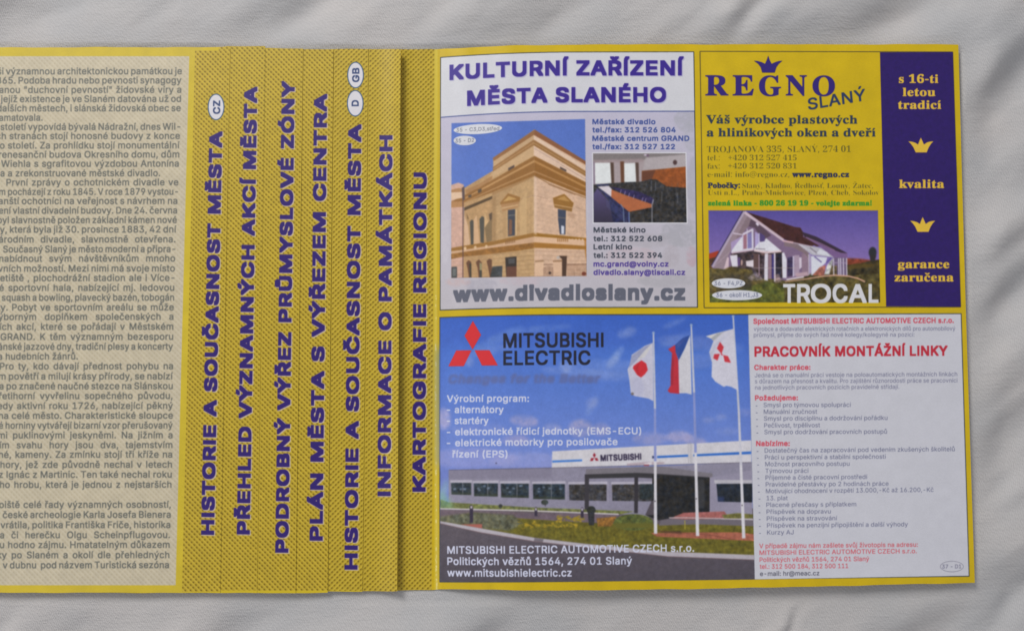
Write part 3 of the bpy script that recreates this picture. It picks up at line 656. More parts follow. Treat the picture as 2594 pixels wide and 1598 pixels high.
oval(HC, 393, 1033, 222, 68, (212, 212, 220)); text(HC, '36 - F4,PZ', 205, 1060, 580, 1058, 10.4, (128, 130, 150), bold=0.2)
oval(HC, 507, 1190, 332, 68, (210, 210, 218)); text(HC, '36 - okolí H1,J3', 230, 1214, 785, 1212, 10.4, (118, 122, 146), bold=0.2)
for ch, a, b in (('T', 1116, 1276), ('R', 1300, 1480), ('O', 1482, 1750), ('C', 1770, 1968), ('A', 1985, 2222), ('L', 2246, 2378)):
    o = 1283; text(HC, ch, a + 10, o, b - 10, o, 44.5, (214, 212, 216), bold=2.0, bendit=False)

# --- electrical company's advertisement
M1, M2, M3, M4, M8 = Crop(1080, 780, 4.2), Crop(1500, 780, 4.2), Crop(1080, 1100, 3.78), Crop(1480, 1100, 3.78), Crop(1100, 1130, 2.9939)
C9, C10 = Crop(1880, 780, 4.0917), Crop(1880, 1090, 3.688)
quad((1113, 803), (2435.8, 793.4), (2456, 1459.5), (1113, 1474), (66, 70, 78))
BP = np.concatenate([bent_line((1115, 805), (1895.4, 797.5)), bent_line((1911.7, 1466.5), (1115, 1472))])
lay(cover([art(BP)]), (58, 98, 192), col2=(150, 150, 205))
quad((1115, 880), (1898, 880), (1902, 1170), (1115, 1180), (66, 110, 202), col2=(128, 144, 210), soft=14)
quad((1895.4, 797.3), (2433.6, 795.6), (2453.8, 1457.2), (1911.7, 1466.5), (202, 201, 209))
def sky():
    for (C, x, y, rx, ry, tl, c, a) in (
        (M1, 760, 330, 260, 40, -.45, (130, 160, 220), .35), (M1, 1250, 220, 260, 24, -.1, (140, 165, 220), .3), (M1, 700, 450, 260, 30, -.25, (140, 160, 218), .35), (M1, 460, 570, 40, 40, 0, (170, 175, 215), .45),
        (M1, 1700, 700, 420, 40, .1, (135, 155, 215), .45), (M1, 1990, 560, 90, 30, -.9, (165, 180, 220), .55), (M1, 1480, 620, 60, 50, .7, (170, 180, 215), .4), (M1, 1760, 1040, 30, 90, .5, (150, 170, 215), .4),
        (M2, 370, 260, 90, 40, -.3, (150, 165, 215), .5), (M2, 250, 520, 120, 26, -.9, (160, 180, 225), .5), (M2, 200, 640, 400, 70, .05, (125, 150, 215), .45), (M2, 870, 160, 120, 18, -.4, (150, 165, 215), .35),
        (M2, 1150, 380, 400, 60, .1, (120, 140, 205), .45), (M2, 1150, 560, 200, 60, -.1, (125, 145, 210), .4), (M2, 900, 330, 180, 26, -.4, (120, 145, 210), .35),
        (M1, 190, 1180, 60, 90, 0, (190, 180, 215), .7), (M1, 1040, 1200, 130, 45, .1, (170, 165, 205), .75), (M1, 1340, 1280, 80, 40, 0, (160, 165, 212), .6), (M1, 1640, 1280, 110, 70, 0, (176, 168, 200), .75), (M1, 1860, 1290, 80, 50, 0, (168, 160, 198), .6),
        (M1, 560, 1290, 260, 50, 0, (130, 145, 208), .5), (M1, 950, 1400, 130, 40, 0, (175, 165, 205), .55), (M2, 620, 1390, 170, 50, 0, (160, 160, 205), .7), (M2, 930, 1370, 130, 45, 0, (176, 170, 208), .75), (M2, 1100, 1420, 120, 40, .3, (170, 165, 205), .7),
        (M2, 1240, 1190, 60, 18, 0, (150, 160, 212), .6), (M2, 1370, 1160, 50, 26, 0, (140, 155, 212), .6), (M2, 1440, 1310, 110, 26, 0, (140, 155, 210), .5), (M2, 1620, 1110, 60, 30, 0, (140, 150, 208), .5), (M2, 0, 1010, 60, 40, -.5, (150, 160, 212), .4),
        (M8, 300, 90, 300, 60, 0, (160, 160, 212), .5), (M8, 700, 110, 250, 50, 0, (168, 168, 214), .45)):
        oval(C, x, y, rx * 1.15, ry * 1.3, c, a, tilt=tl, soft=4.5, rag=0.45)
    # the works building
    q = lambda pts, c, **k: poly(M8, pts, c, **k)
    q([(40, 470), (2430, 470), (2440, 1040), (40, 1040)], (100, 90, 98), col2=(80, 74, 84), tex=(0.06, 8))
    q([(95, 240), (110, 300), (70, 440), (40, 440), (40, 330)], (150, 190, 190), alpha=0.5, soft=5)  # gloss sheen of the page beside the fold, painted into the print
    q([(110, 180), (890, 163), (1700, 150), (2410, 118), (2410, 575), (1700, 540), (1400, 512), (110, 430)], (142, 137, 156), tex=(0.04, 12)); q([(110, 180), (890, 163), (890, 240), (110, 250)], (126, 120, 140), alpha=0.6, soft=2)
    q([(895, 37), (2403, -46), (2405, 120), (891, 165)], (210, 206, 212), tex=(0.03, 20)); line(M8, [(112, 180), (890, 163), (2405, 121)], 1.3, (90, 82, 96))
    q([(895, 107), (1122, 98), (1122, 113), (895, 123)], (70, 124, 205)); q([(1690, 72), (1925, 62), (1925, 78), (1690, 89)], (50, 106, 196)); q([(1965, 60), (2403, 38), (2403, 58), (1965, 76)], (50, 106, 196)); q([(1652, 72), (1672, 72), (1672, 90), (1652, 92)], (60, 70, 110))
    for x in (1925, 1940, 1950): line(M8, [(x, -30), (x + 4, 130)], 1.2, (170, 166, 172))
    q([(1214, 48), (1226, 66), (1214, 86), (1202, 66)], (150, 40, 56)); q([(1190, 88), (1212, 88), (1202, 110), (1182, 110)], (160, 40, 56)); q([(1216, 88), (1236, 88), (1246, 108), (1224, 108)], (160, 40, 56))
    text(M8, 'MITSUBISHI', 1264, 110, 1568, 98, 14.4, (52, 44, 70), bold=0.9, bendit=False)
    q([(1460, 130), (1600, 118), (1750, 120), (1740, 132), (1600, 138), (1462, 146)], (186, 168, 176)); q([(1590, 128), (1650, 120), (1650, 140), (1600, 146)], (222, 214, 220)); q([(1590, 138), (1630, 138), (1630, 148), (1590, 148)], (150, 70, 76))
    # left windows
    for x0, x1, y0, y1 in ((128, 280, 268, 364), (300, 482, 272, 376), (505, 716, 274, 386), (748, 990, 277, 398), (1022, 1306, 280, 408), (1348, 1665, 280, 412)):
        d = (y1 - y0) * 0.06
        q([(x0 - 6, y0 - 10), (x1 + 6, y0 - 14), (x1 + 6, y0 + 8), (x0 - 6, y0 + 8)], (184, 178, 192))
        q([(x0, y0 + 8), (x1, y0 + 8), (x1, y1 + 4), (x0 + 3, y1)], (44, 54, 62) if x1 < 1000 else (62, 60, 62), tex=(0.5, 8)); xm = x0 + (x1 - x0) * 0.58
        if x1 < 1000:
            line(M8, [(xm, y0 + 8), (xm, y1)], 1.8, (120, 120, 128))
            for _ in range(5): xx = x0 + RNG.random() * (x1 - x0 - 30); yy = y0 + 16 + RNG.random() * 50; q([(xx, yy), (xx + 20, yy), (xx + 20, yy + 14), (xx, yy + 14)], (120, 134, 156), alpha=0.7, soft=0.5)
            q([(x0 + 3, y1 - 18), (x1, y1 - 14), (x1, y1 + 4), (x0 + 3, y1)], (60, 66, 44), alpha=0.5)
        line(M8, [(x1 + 12, y0 - 10), (x1 + 12, y1 + 20)], 2.2, (160, 154, 170), 0.8)
    # canopy, entrance and right wing
    q([(1150, 172), (1700, 150), (2110, 205), (2110, 240), (1540, 204), (1150, 216)], (124, 118, 126)); q([(1142, 212), (1540, 200), (1710, 208), (2090, 234), (2090, 262), (1540, 236), (1142, 244)], (56, 54, 58))
    q([(1655, 215), (2090, 240), (2092, 500), (2000, 502), (1700, 560), (1600, 520), (1650, 412)], (36, 36, 38), tex=(0.4, 9)); q([(1560, 285), (1660, 285), (1660, 400), (1560, 400)], (48, 56, 58), tex=(0.4, 8)); q([(1600, 520), (1650, 410), (1665, 410), (1665, 520)], (84, 76, 84))
    q([(1980, 250), (2050, 252), (2050, 470), (1980, 470)], (66, 66, 70), alpha=0.7, soft=2); q([(2088, 236), (2412, 180), (2412, 580), (2088, 500)], (150, 144, 164)); q([(2122, 254), (2412, 254), (2412, 282), (2126, 282)], (186, 182, 190)); q([(2140, 284), (2412, 282), (2412, 424), (2152, 418)], (34, 40, 50), tex=(0.4, 9)); q([(2150, 380), (2200, 380), (2200, 416), (2152, 416)], (50, 66, 120), alpha=0.6, soft=2)
    q([(1142, 214), (1174, 214), (1172, 560), (1140, 560)], (60, 56, 62)); q([(1518, 232), (1546, 232), (1544, 506), (1516, 506)], (54, 50, 56))
    # lawns, kerbs, beds
    q([(45, 400), (110, 424), (740, 462), (1520, 492), (1400, 516), (45, 472)], (112, 116, 66), tex=(0.35, 9)); q([(40, 330), (120, 400), (150, 470), (40, 470)], (130, 180, 150), alpha=0.55, soft=5)  # the last, pale green shape is painted gloss sheen beside the fold
    line(M8, [(45, 472), (700, 486), (1400, 514)], 3.2, (206, 196, 204)); q([(45, 480), (1400, 520), (1640, 560), (1400, 580), (45, 540)], (112, 96, 106), tex=(0.12, 10))
    GR = [(45, 545), (300, 500), (640, 545), (1200, 580), (1660, 590), (2430, 560), (2430, 822), (1771, 795), (1138, 735), (760, 690), (350, 618), (45, 566)]
    q(GR, (106, 98, 34), tex=(0.22, 9)); q([(45, 530), (300, 498), (600, 520), (680, 590), (560, 640), (350, 618), (45, 566)], (98, 98, 78), tex=(0.35, 9), soft=2)
    q([(1720, 560), (1830, 545), (2430, 555), (2430, 605), (2000, 590), (1700, 600)], (112, 104, 112)); q([(1790, 545), (1890, 502), (2200, 492), (2240, 548), (1900, 552)], (166, 100, 96), tex=(0.15, 8)); line(M8, [(1780, 540), (1900, 540), (2420, 552)], 2.4, (196, 182, 186)); q([(2180, 520), (2300, 505), (2420, 515), (2420, 545), (2200, 545)], (112, 108, 56), tex=(0.3, 8)); line(M8, [(2180, 548), (2420, 555)], 2.2, (200, 190, 194))
    q([(1640, 655), (1800, 652), (2300, 650), (2430, 665), (2430, 716), (1690, 684)], (166, 98, 78), tex=(0.16, 9)); q([(1700, 645), (1870, 640), (1880, 660), (1720, 650)], (64, 52, 36), soft=1.5); line(M8, [(1700, 640), (2100, 672), (2280, 706)], 1.2, (120, 64, 52))
    q([(200, 590), (362, 588), (364, 620), (330, 616)], (170, 98, 86)); oval(M8, 1510, 575, 150, 62, (88, 96, 48), tex=(0.35, 8)); q([(1360, 580), (1660, 580), (1650, 620), (1380, 620)], (104, 100, 40), soft=2); q([(1230, 545), (1384, 530), (1342, 606), (1240, 606)], (140, 98, 46), tex=(0.4, 8))
    for _ in range(150):
        k_ = RNG.random() < 0.6
        x = RNG.uniform(640, 1085) if k_ else RNG.uniform(935, 1140); y = RNG.normal(596, 11) if k_ else RNG.normal(552, 12)
        oval(M8, x, y, RNG.uniform(5, 14), RNG.uniform(4, 8), random.choice([(190, 158, 44), (168, 140, 36), (150, 130, 40), (120, 112, 40)]), 0.75, soft=0.4)
    q([(45, 565), (350, 620), (760, 692), (1138, 737), (1771, 797), (2431, 822), (2431, 858), (1771, 832), (1138, 762), (760, 718), (350, 650), (45, 582)], (182, 174, 182)); q([(760, 694), (830, 702), (822, 726), (755, 718)], (120, 112, 120))
    line(M8, [(45, 584), (350, 652), (760, 720), (1138, 764), (1771, 834), (2431, 860)], 1.2, (140, 100, 100), 0.7)
    for x, y0, y1, w in ((282, 452, 578, 8.5), (771, 468, 528, 7), (1122, 470, 540, 7)):
        line(M8, [(x, y0), (x, y1)], w, (56, 48, 66)); line(M8, [(x, y0), (x, y0 + 18)], w * 0.6, (190, 180, 190)); line(M8, [(x - 8, y0 - 6), (x + 8, y0 - 6)], 2, (70, 60, 76))
    oval(M8, 838, 424, 27, 20, (60, 66, 62), tex=(0.4, 6)); line(M8, [(840, 424), (844, 455)], 1.6, (60, 54, 50)); oval(M8, 503, 452, 15, 15, (56, 58, 54)); oval(M8, 1190, 482, 34, 30, (48, 50, 46), tex=(0.4, 6)); q([(1165, 500), (1215, 500), (1212, 598), (1172, 596)], (52, 52, 56), tex=(0.4, 8)); line(M8, [(1900, 560), (1902, 630)], 1.8, (180, 166, 60)); oval(M8, 470, 127, 6, 5, (70, 64, 90))
    # flag poles and flags
    for top, mid, bot in ((M2(652, 268)[0], M2(668, 1070)[0], M4(683, 948)[0]), (M2(1054, 185)[0], M2(1084, 900)[0], M4(1085, 970)[0]), (M2(1500, 92)[0], M2(1560, 1100)[0], M4(1527, 992)[0])):
        line(ID, [tuple(top), tuple(mid)], (3.6, 5.4), (196, 196, 208)); c = (140, 150, 205) if top[0] < 1800 else (204, 202, 212); s_ = mid + (bot - mid) * 0.42
        line(ID, [tuple(mid), tuple(s_)], (5.4, 6.4), c); line(ID, [tuple(s_), tuple(bot)], (6.6, 8.6), (216, 212, 218)); oval(ID, top[0], top[1] - 1, 3.5, 3, (150, 170, 205))
        e = (bot - mid) * 0.74 + mid; oval(ID, e[0] - 1, e[1], 1.6, 1.6, (60, 50, 60))
    q2 = lambda pts, c, **k: poly(M2, pts, c, **k)
    q2([(645, 370), (560, 402), (420, 498), (402, 600), (376, 655), (395, 760), (410, 900), (450, 935), (500, 944), (600, 962), (652, 990)], (198, 196, 214)); q2([(640, 376), (520, 432), (418, 510), (392, 640), (470, 560), (570, 440)], (158, 160, 188)); q2([(640, 376), (560, 450), (470, 560), (560, 520), (610, 440)], (208, 204, 206)); q2([(420, 760), (520, 740), (560, 860), (520, 940), (420, 900)], (178, 178, 206), alpha=0.5, soft=2)
    q2([(525, 556), (575, 590), (592, 660), (560, 705), (520, 738), (478, 712), (432, 640), (440, 615), (480, 585)], (206, 46, 56)); q2([(520, 560), (480, 640), (510, 735), (495, 720), (460, 640)], (168, 36, 46), alpha=0.6); oval(M2, 428, 912, 16, 16, (120, 110, 110))
    q2([(1043, 288), (1058, 920), (1000, 905), (925, 906), (918, 560), (985, 430)], (208, 205, 212)); q2([(1040, 288), (960, 320), (880, 395), (888, 470), (925, 548), (985, 430)], (46, 76, 150)); q2([(1000, 310), (900, 385), (900, 500), (930, 520), (900, 440)], (90, 96, 160), alpha=0.5, soft=2)
    q2([(882, 392), (808, 438), (850, 480), (846, 560), (836, 700), (836, 820), (802, 880), (828, 902), (926, 912), (916, 548), (888, 470)], (190, 48, 62)); q2([(850, 480), (836, 700), (836, 820), (860, 820), (870, 560)], (150, 36, 52), alpha=0.6, soft=1)
    q2([(1500, 222), (1340, 262), (1208, 300), (1262, 322), (1290, 352), (1245, 470), (1275, 580), (1270, 730), (1310, 782), (1400, 838), (1430, 826), (1480, 838), (1552, 876)], (208, 205, 218)); q2([(1496, 226), (1390, 262), (1290, 350), (1262, 322), (1330, 270)], (172, 172, 176)); q2([(1345, 262), (1210, 302), (1262, 325), (1300, 290)], (216, 210, 208)); q2([(1490, 240), (1300, 380), (1250, 480), (1262, 560), (1330, 400)], (176, 178, 200), alpha=0.5, soft=2)
    q2([(1360, 360), (1400, 415), (1376, 488), (1326, 430)], (202, 56, 68)); q2([(1298, 490), (1358, 487), (1334, 558), (1288, 535)], (202, 56, 68)); q2([(1394, 500), (1445, 512), (1476, 582), (1410, 572)], (202, 56, 68)); q2([(1365, 470), (1372, 500), (1396, 505), (1376, 480)], (202, 56, 68))
clipped(sky, BP)
RED = (212, 48, 54)
DIA = [[(495, 137), (582, 286), (492, 442), (406, 296)], [(318, 452), (482, 449), (398, 618), (234, 620)], [(513, 449), (672, 449), (761, 610), (592, 612)]]
for d in DIA: poly(M1, d, RED)
text(M1, 'MITSUBISHI', 824, 420, 1880, 412, 34.5, (32, 34, 52), bold=1.25, soft=0.3); text(M1, 'ELECTRIC', 824, 604, 1740, 600, 34, (32, 34, 52), bold=1.25, soft=0.3)
text(M1, 'Changes for the Better', 235, 798, 1830, 792, 20, (96, 106, 158), bold=2.0, alpha=0.8, soft=2.4, shear=0.2)
WT = (206, 208, 228)
for s, C, x0, y0, Cb, x1, y1, cp in (('Výrobní program:', M1, 220, 998, M1, 1090, 995, 16.8), ('- alternátory', M1, 220, 1115, M1, 820, 1113, 16.8), ('- startéry', M1, 220, 1232, M1, 660, 1230, 16.8),
        ('- elektronické řídicí jednotky (EMS-ECU)', M1, 220, 1352, M2, 520, 1340, 16.8), ('- elektrické motorky pro posilovače', M1, 220, 1468, M2, 268, 1455, 16.8), ('řízení (EPS)', M3, 250, 218, M3, 775, 218, 17),
        ('MITSUBISHI ELECTRIC AUTOMOTIVE CZECH s.r.o.', M3, 203, 1138, M4, 1050, 1118, 18.4), ('Politických vězňů 1564, 274 01 Slaný', M3, 203, 1245, M4, 455, 1240, 18.4), ('www.mitsubishielectric.cz', M3, 203, 1355, M3, 1390, 1355, 18.4)):
    ln(C, s, x0, y0, Cb, x1, y1, cp, WT, bold=0.68, soft=0.3)
# job offer text
RD, GT = (206, 82, 98), (112, 112, 138)
text(C9, 'Společnost MITSUBISHI ELECTRIC AUTOMOTIVE CZECH s.r.o.', 118, 163, 2190, 153, 12.4, RD, bold=0.6, soft=0.35)
text(C9, 'výrobce a dodavatel elektrických rotačních a elektronických dílů pro automobilový', 120, 238, 2208, 233, 10.4, GT, bold=0.08, soft=0.4)
text(C9, 'průmysl, příjme do svých řad nové kolegy/kolegyně na pozici:', 120, 300, 1785, 296, 10.4, GT, bold=0.08, soft=0.4)
text(C9, 'PRACOVNÍK MONTÁŽNÍ LINKY', 132, 500, 2124, 490, 23.5, (190, 46, 62), bold=1.2, soft=0.3)
text(C9, 'Charakter práce:', 127, 640, 705, 638, 12, RD, bold=0.6, soft=0.3)
text(C9, 'Jedná se o manuální práci vestoje na poloautomatických montážních linkách', 130, 718, 2228, 705, 10.6, GT, bold=0.08, soft=0.4)
text(C9, 's důrazem na přesnost a kvalitu. Pro zajištění různorodosti práce se pracovníci', 132, 780, 2230, 770, 10.6, GT, bold=0.08, soft=0.4)
text(C9, 'na jednotlivých pracovních pozicích pravidelně střídají.', 133, 845, 1628, 836, 10.6, GT, bold=0.08, soft=0.4)
text(C9, 'Požadujeme:', 135, 955, 575, 953, 12, RD, bold=0.6, soft=0.3)
G2 = (100, 102, 130)
for s, a, b, y, y1 in (('Smysl pro týmovou spolupráci', 222, 1125, 1026, 1023), ('Manuální zručnost', 224, 777, 1097, 1094), ('Smysl pro disciplínu a dodržování pořádku', 226, 1505, 1166, 1158), ('Pečlivost, trpělivost', 228, 807, 1237, 1234), ('Smysl pro dodržování pracovních postupů', 230, 1500, 1306, 1300)):
    text(C9, s, a, y, b, y1, 11, G2, bold=0.1, soft=0.35); line(C9, [(140 + (a - 222), y - 12), (158 + (a - 222), y - 12)], 1.6, G2, 0.9)
text(C10, 'Nabízíme:', 132, 143, 442, 142, 12.2, RD, bold=0.6, soft=0.3)
for s, a, b, y, y1 in (('Dostatečný čas na zapracování pod vedením zkušených školitelů', 210, 1985, 206, 192), ('Práci u perspektivní a stabilní společnosti', 212, 1340, 270, 262), ('Možnost pracovního postupu', 215, 1003, 333, 328),
        ('Týmovou práci', 217, 618, 396, 394), ('Příjemné a čisté pracovní prostředí', 218, 1170, 459, 451), ('Pravidelné přestávky po 2 hodinách práce', 220, 1367, 522, 514), ('Motivující ohodnocení v rozpětí 13.000,-Kč až 16.200,-Kč', 222, 1787, 585, 571),
        ('13. plat', 228, 425, 650, 649), ('Placené přesčasy s příplatkem', 226, 1065, 713, 706), ('Příspěvek na dopravu', 228, 827, 777, 773), ('Příspěvek na stravování', 230, 888, 841, 836),
        ('Příspěvek na penzijní připojištění a další výhody', 232, 1548, 905, 893), ('Kurzy AJ', 233, 480, 970, 968)):
    text(C10, s, a, y, b, y1, 11, G2, bold=0.1, soft=0.35); line(C10, [(a - 75, y - 11), (a - 58, y - 11)], 1.6, G2, 0.9)
R2 = (206, 98, 108)
for s, a, b, y, y1, c in (('V případě zájmu nám zašlete svůj životopis na adresu:', 160, 1640, 1097, 1083, R2), ('MITSUBISHI ELECTRIC AUTOMOTIVE CZECH s.r.o.', 162, 1630, 1160, 1143, R2), ('Politických vězňů 1564, 274 01 Slaný', 163, 1185, 1225, 1216, R2),
        ('tel.: 312 500 184, 312 500 111', 165, 990, 1289, 1282, R2), ('e-mail: hr@meac.cz', 167, 720, 1356, 1350, (92, 92, 106))):
    text(C10, s, a, y, b, y1, 11.2, c, bold=0.15, soft=0.3)
oval(C10, 1958, 1268, 110, 52, (150, 148, 162)); oval(C10, 1958, 1268, 104, 46, (202, 201, 209)); text(C10, '37 - D1', 1868, 1286, 2045, 1284, 9.6, (140, 138, 156), bold=0.3, soft=0.4)

bpy.data.objects.remove(_to); bpy.data.curves.remove(_tc)
# press soft focus, paper mottle
ART = blur(ART, 0.9)
ART *= (1 + 0.022 * vnoise(AH, AW, 3.1, 5) + 0.02 * vnoise(AH, AW, 26, 6))[:, :, None]
ART[:] = np.clip(ART, 0, 1)
img = bpy.data.images.new('printed_artwork', AW, AH, alpha=False)
px = np.ones((AH, AW, 4), np.float32); px[:, :, :3] = ART[::-1]
img.pixels.foreach_set(px.ravel()); img.update(); img.pack()
del px

# ------------------------------------------------------------------ materials
def new_mat(name):
    mt = bpy.data.materials.new(name); mt.use_nodes = True; nt = mt.node_tree
    return mt, nt, nt.nodes['Principled BSDF']
GAIN = 1.30
mp, nt, bs = new_mat('printed_coated_paper')
ti = nt.nodes.new('ShaderNodeTexImage'); ti.image = img; ti.interpolation = 'Linear'; ti.extension = 'EXTEND'
mx = nt.nodes.new('ShaderNodeVectorMath'); mx.operation = 'SCALE'; mx.inputs['Scale'].default_value = GAIN
nt.links.new(ti.outputs['Color'], mx.inputs[0]); nt.links.new(mx.outputs[0], bs.inputs['Base Color'])
bs.inputs['Roughness'].default_value = 0.42; bs.inputs['Specular IOR Level'].default_value = 0.42
tc = nt.nodes.new('ShaderNodeTexCoord'); ns = nt.nodes.new('ShaderNodeTexNoise'); ns.inputs['Scale'].default_value = 60; ns.inputs['Detail'].default_value = 3
bp_ = nt.nodes.new('ShaderNodeBump'); bp_.inputs['Strength'].default_value = 0.12; bp_.inputs['Distance'].default_value = 0.001
nt.links.new(tc.outputs['Object'], ns.inputs['Vector']); nt.links.new(ns.outputs['Fac'], bp_.inputs['Height']); nt.links.new(bp_.outputs['Normal'], bs.inputs['Normal'])
MPRINT = mp
mp, nt, bs = new_mat('paper_edge'); bs.inputs['Base Color'].default_value = (0.62, 0.50, 0.10, 1); bs.inputs['Roughness'].default_value = 0.8
ns = nt.nodes.new('ShaderNodeTexNoise'); ns.inputs['Scale'].default_value = 900; rp = nt.nodes.new('ShaderNodeValToRGB')
rp.color_ramp.elements[0].color = (0.50, 0.38, 0.06, 1); rp.color_ramp.elements[1].color = (0.75, 0.64, 0.22, 1)
nt.links.new(ns.outputs['Fac'], rp.inputs['Fac']); nt.links.new(rp.outputs['Color'], bs.inputs['Base Color'])
MEDGE = mp

# cotton cloth
mc, nt, bs = new_mat('white_cotton')
bs.inputs['Roughness'].default_value = 0.95; bs.inputs['Specular IOR Level'].default_value = 0.1
tc = nt.nodes.new('ShaderNodeTexCoord')
def nd(t, **k):
    n = nt.nodes.new(t)
    for a, b in k.items(): n.inputs[a].default_value = b
    return n
def lk(a, b): nt.links.new(a, b)
mpn = nd('ShaderNodeMapping'); mpn.inputs['Rotation'].default_value = (0, 0, math.radians(-52)); lk(tc.outputs['Object'], mpn.inputs['Vector'])
wv = nd('ShaderNodeTexWave', Scale=230.0, Distortion=5.5, Detail=2.0); wv.inputs['Detail Scale'].default_value = 2.0; lk(mpn.outputs[0], wv.inputs['Vector'])
mp2 = nd('ShaderNodeMapping'); mp2.inputs['Rotation'].default_value = (0, 0, math.radians(20)); lk(tc.outputs['Object'], mp2.inputs['Vector'])
wv2 = nd('ShaderNodeTexWave', Scale=520.0, Distortion=6.0, Detail=2.0); lk(mp2.outputs[0], wv2.inputs['Vector'])
ns = nd('ShaderNodeTexNoise', Scale=1500.0, Detail=2.0); lk(tc.outputs['Object'], ns.inputs['Vector'])
ad = nt.nodes.new('ShaderNodeMath'); ad.operation = 'ADD'; lk(wv.outputs['Fac'], ad.inputs[0]); lk(wv2.outputs['Fac'], ad.inputs[1])
ad2 = nt.nodes.new('ShaderNodeMath'); ad2.operation = 'ADD'; lk(ad.outputs[0], ad2.inputs[0]); lk(ns.outputs['Fac'], ad2.inputs[1])
b1 = nd('ShaderNodeBump', Strength=0.4, Distance=0.00014); lk(ad2.outputs[0], b1.inputs['Height'])
mp3 = nd('ShaderNodeMapping'); mp3.inputs['Rotation'].default_value = (0, 0, math.radians(-42)); mp3.inputs['Scale'].default_value = (1, 5, 1); lk(tc.outputs['Object'], mp3.inputs['Vector'])
ns3 = nd('ShaderNodeTexNoise', Scale=42.0, Detail=6.0, Roughness=0.6); lk(mp3.outputs[0], ns3.inputs['Vector'])
mp5 = nd('ShaderNodeMapping'); mp5.inputs['Rotation'].default_value = (0, 0, math.radians(-36)); mp5.inputs['Scale'].default_value = (1, 6, 1); lk(tc.outputs['Object'], mp5.inputs['Vector'])
ns5 = nd('ShaderNodeTexNoise', Scale=190.0, Detail=3.0, Roughness=0.6); lk(mp5.outputs[0], ns5.inputs['Vector'])
b5 = nd('ShaderNodeBump', Strength=0.5, Distance=0.0003); lk(ns5.outputs['Fac'], b5.inputs['Height']); lk(b1.outputs[0], b5.inputs['Normal'])
b2 = nd('ShaderNodeBump', Strength=0.55, Distance=0.0008); lk(ns3.outputs['Fac'], b2.inputs['Height']); lk(b5.outputs[0], b2.inputs['Normal']); lk(b2.outputs[0], bs.inputs['Normal'])
ns4 = nd('ShaderNodeTexNoise', Scale=22.0, Detail=3.0); lk(tc.outputs['Object'], ns4.inputs['Vector'])
rp = nt.nodes.new('ShaderNodeValToRGB'); rp.color_ramp.elements[0].position = 0.35; rp.color_ramp.elements[1].position = 0.65
rp.color_ramp.elements[0].color = (0.57, 0.56, 0.565, 1); rp.color_ramp.elements[1].color = (0.645, 0.612, 0.60, 1)
lk(ns4.outputs['Fac'], rp.inputs['Fac'])
rr = nt.nodes.new('ShaderNodeMix'); rr.data_type = 'RGBA'; rr.blend_type = 'MULTIPLY'; rr.inputs['Factor'].default_value = 1.0
r2 = nt.nodes.new('ShaderNodeMapRange'); r2.inputs['From Min'].default_value = 0.6; r2.inputs['From Max'].default_value = 2.2; r2.inputs['To Min'].default_value = 0.94; r2.inputs['To Max'].default_value = 1.04
lk(ad2.outputs[0], r2.inputs['Value']); lk(rp.outputs['Color'], rr.inputs['A']); lk(r2.outputs['Result'], rr.inputs['B']); lk(rr.outputs['Result'], bs.inputs['Base Color'])
MCLOTH = mc

# ------------------------------------------------------------------ mesh helpers
def uv_of(co): return np.stack([(co[:, 0] - AX0) / MPP * S / AW, 1 - (AY1 - co[:, 1]) / MPP * S / AH], 1)
def make_obj(name, co, faces, mats, midx=None, parent=None, smooth=True, uv=True):
    me = bpy.data.meshes.new(name); me.from_pydata(co.tolist(), [], faces)
    for mt in mats: me.materials.append(mt)
    if midx is not None: me.polygons.foreach_set('material_index', np.array(midx, np.int32))
    if uv:
        l = me.uv_layers.new(name='print'); vi = np.empty(len(me.loops), np.int32); me.loops.foreach_get('vertex_index', vi)
        l.data.foreach_set('uv', uv_of(np.asarray(co))[vi].astype(np.float32).ravel())
    me.polygons.foreach_set('use_smooth', np.full(len(me.polygons), smooth)); me.update()
    o = bpy.data.objects.new(name, me); COL.objects.link(o)
    if parent: o.parent = parent
    return o
def grid_faces(nu, nv, off=0, flip=False):
    f = []
    for j in range(nv - 1):
        for i in range(nu - 1):
            a = off + j * nu + i; q = (a, a + nu, a + nu + 1, a + 1)
            f.append(q[::-1] if flip else q)
    return f
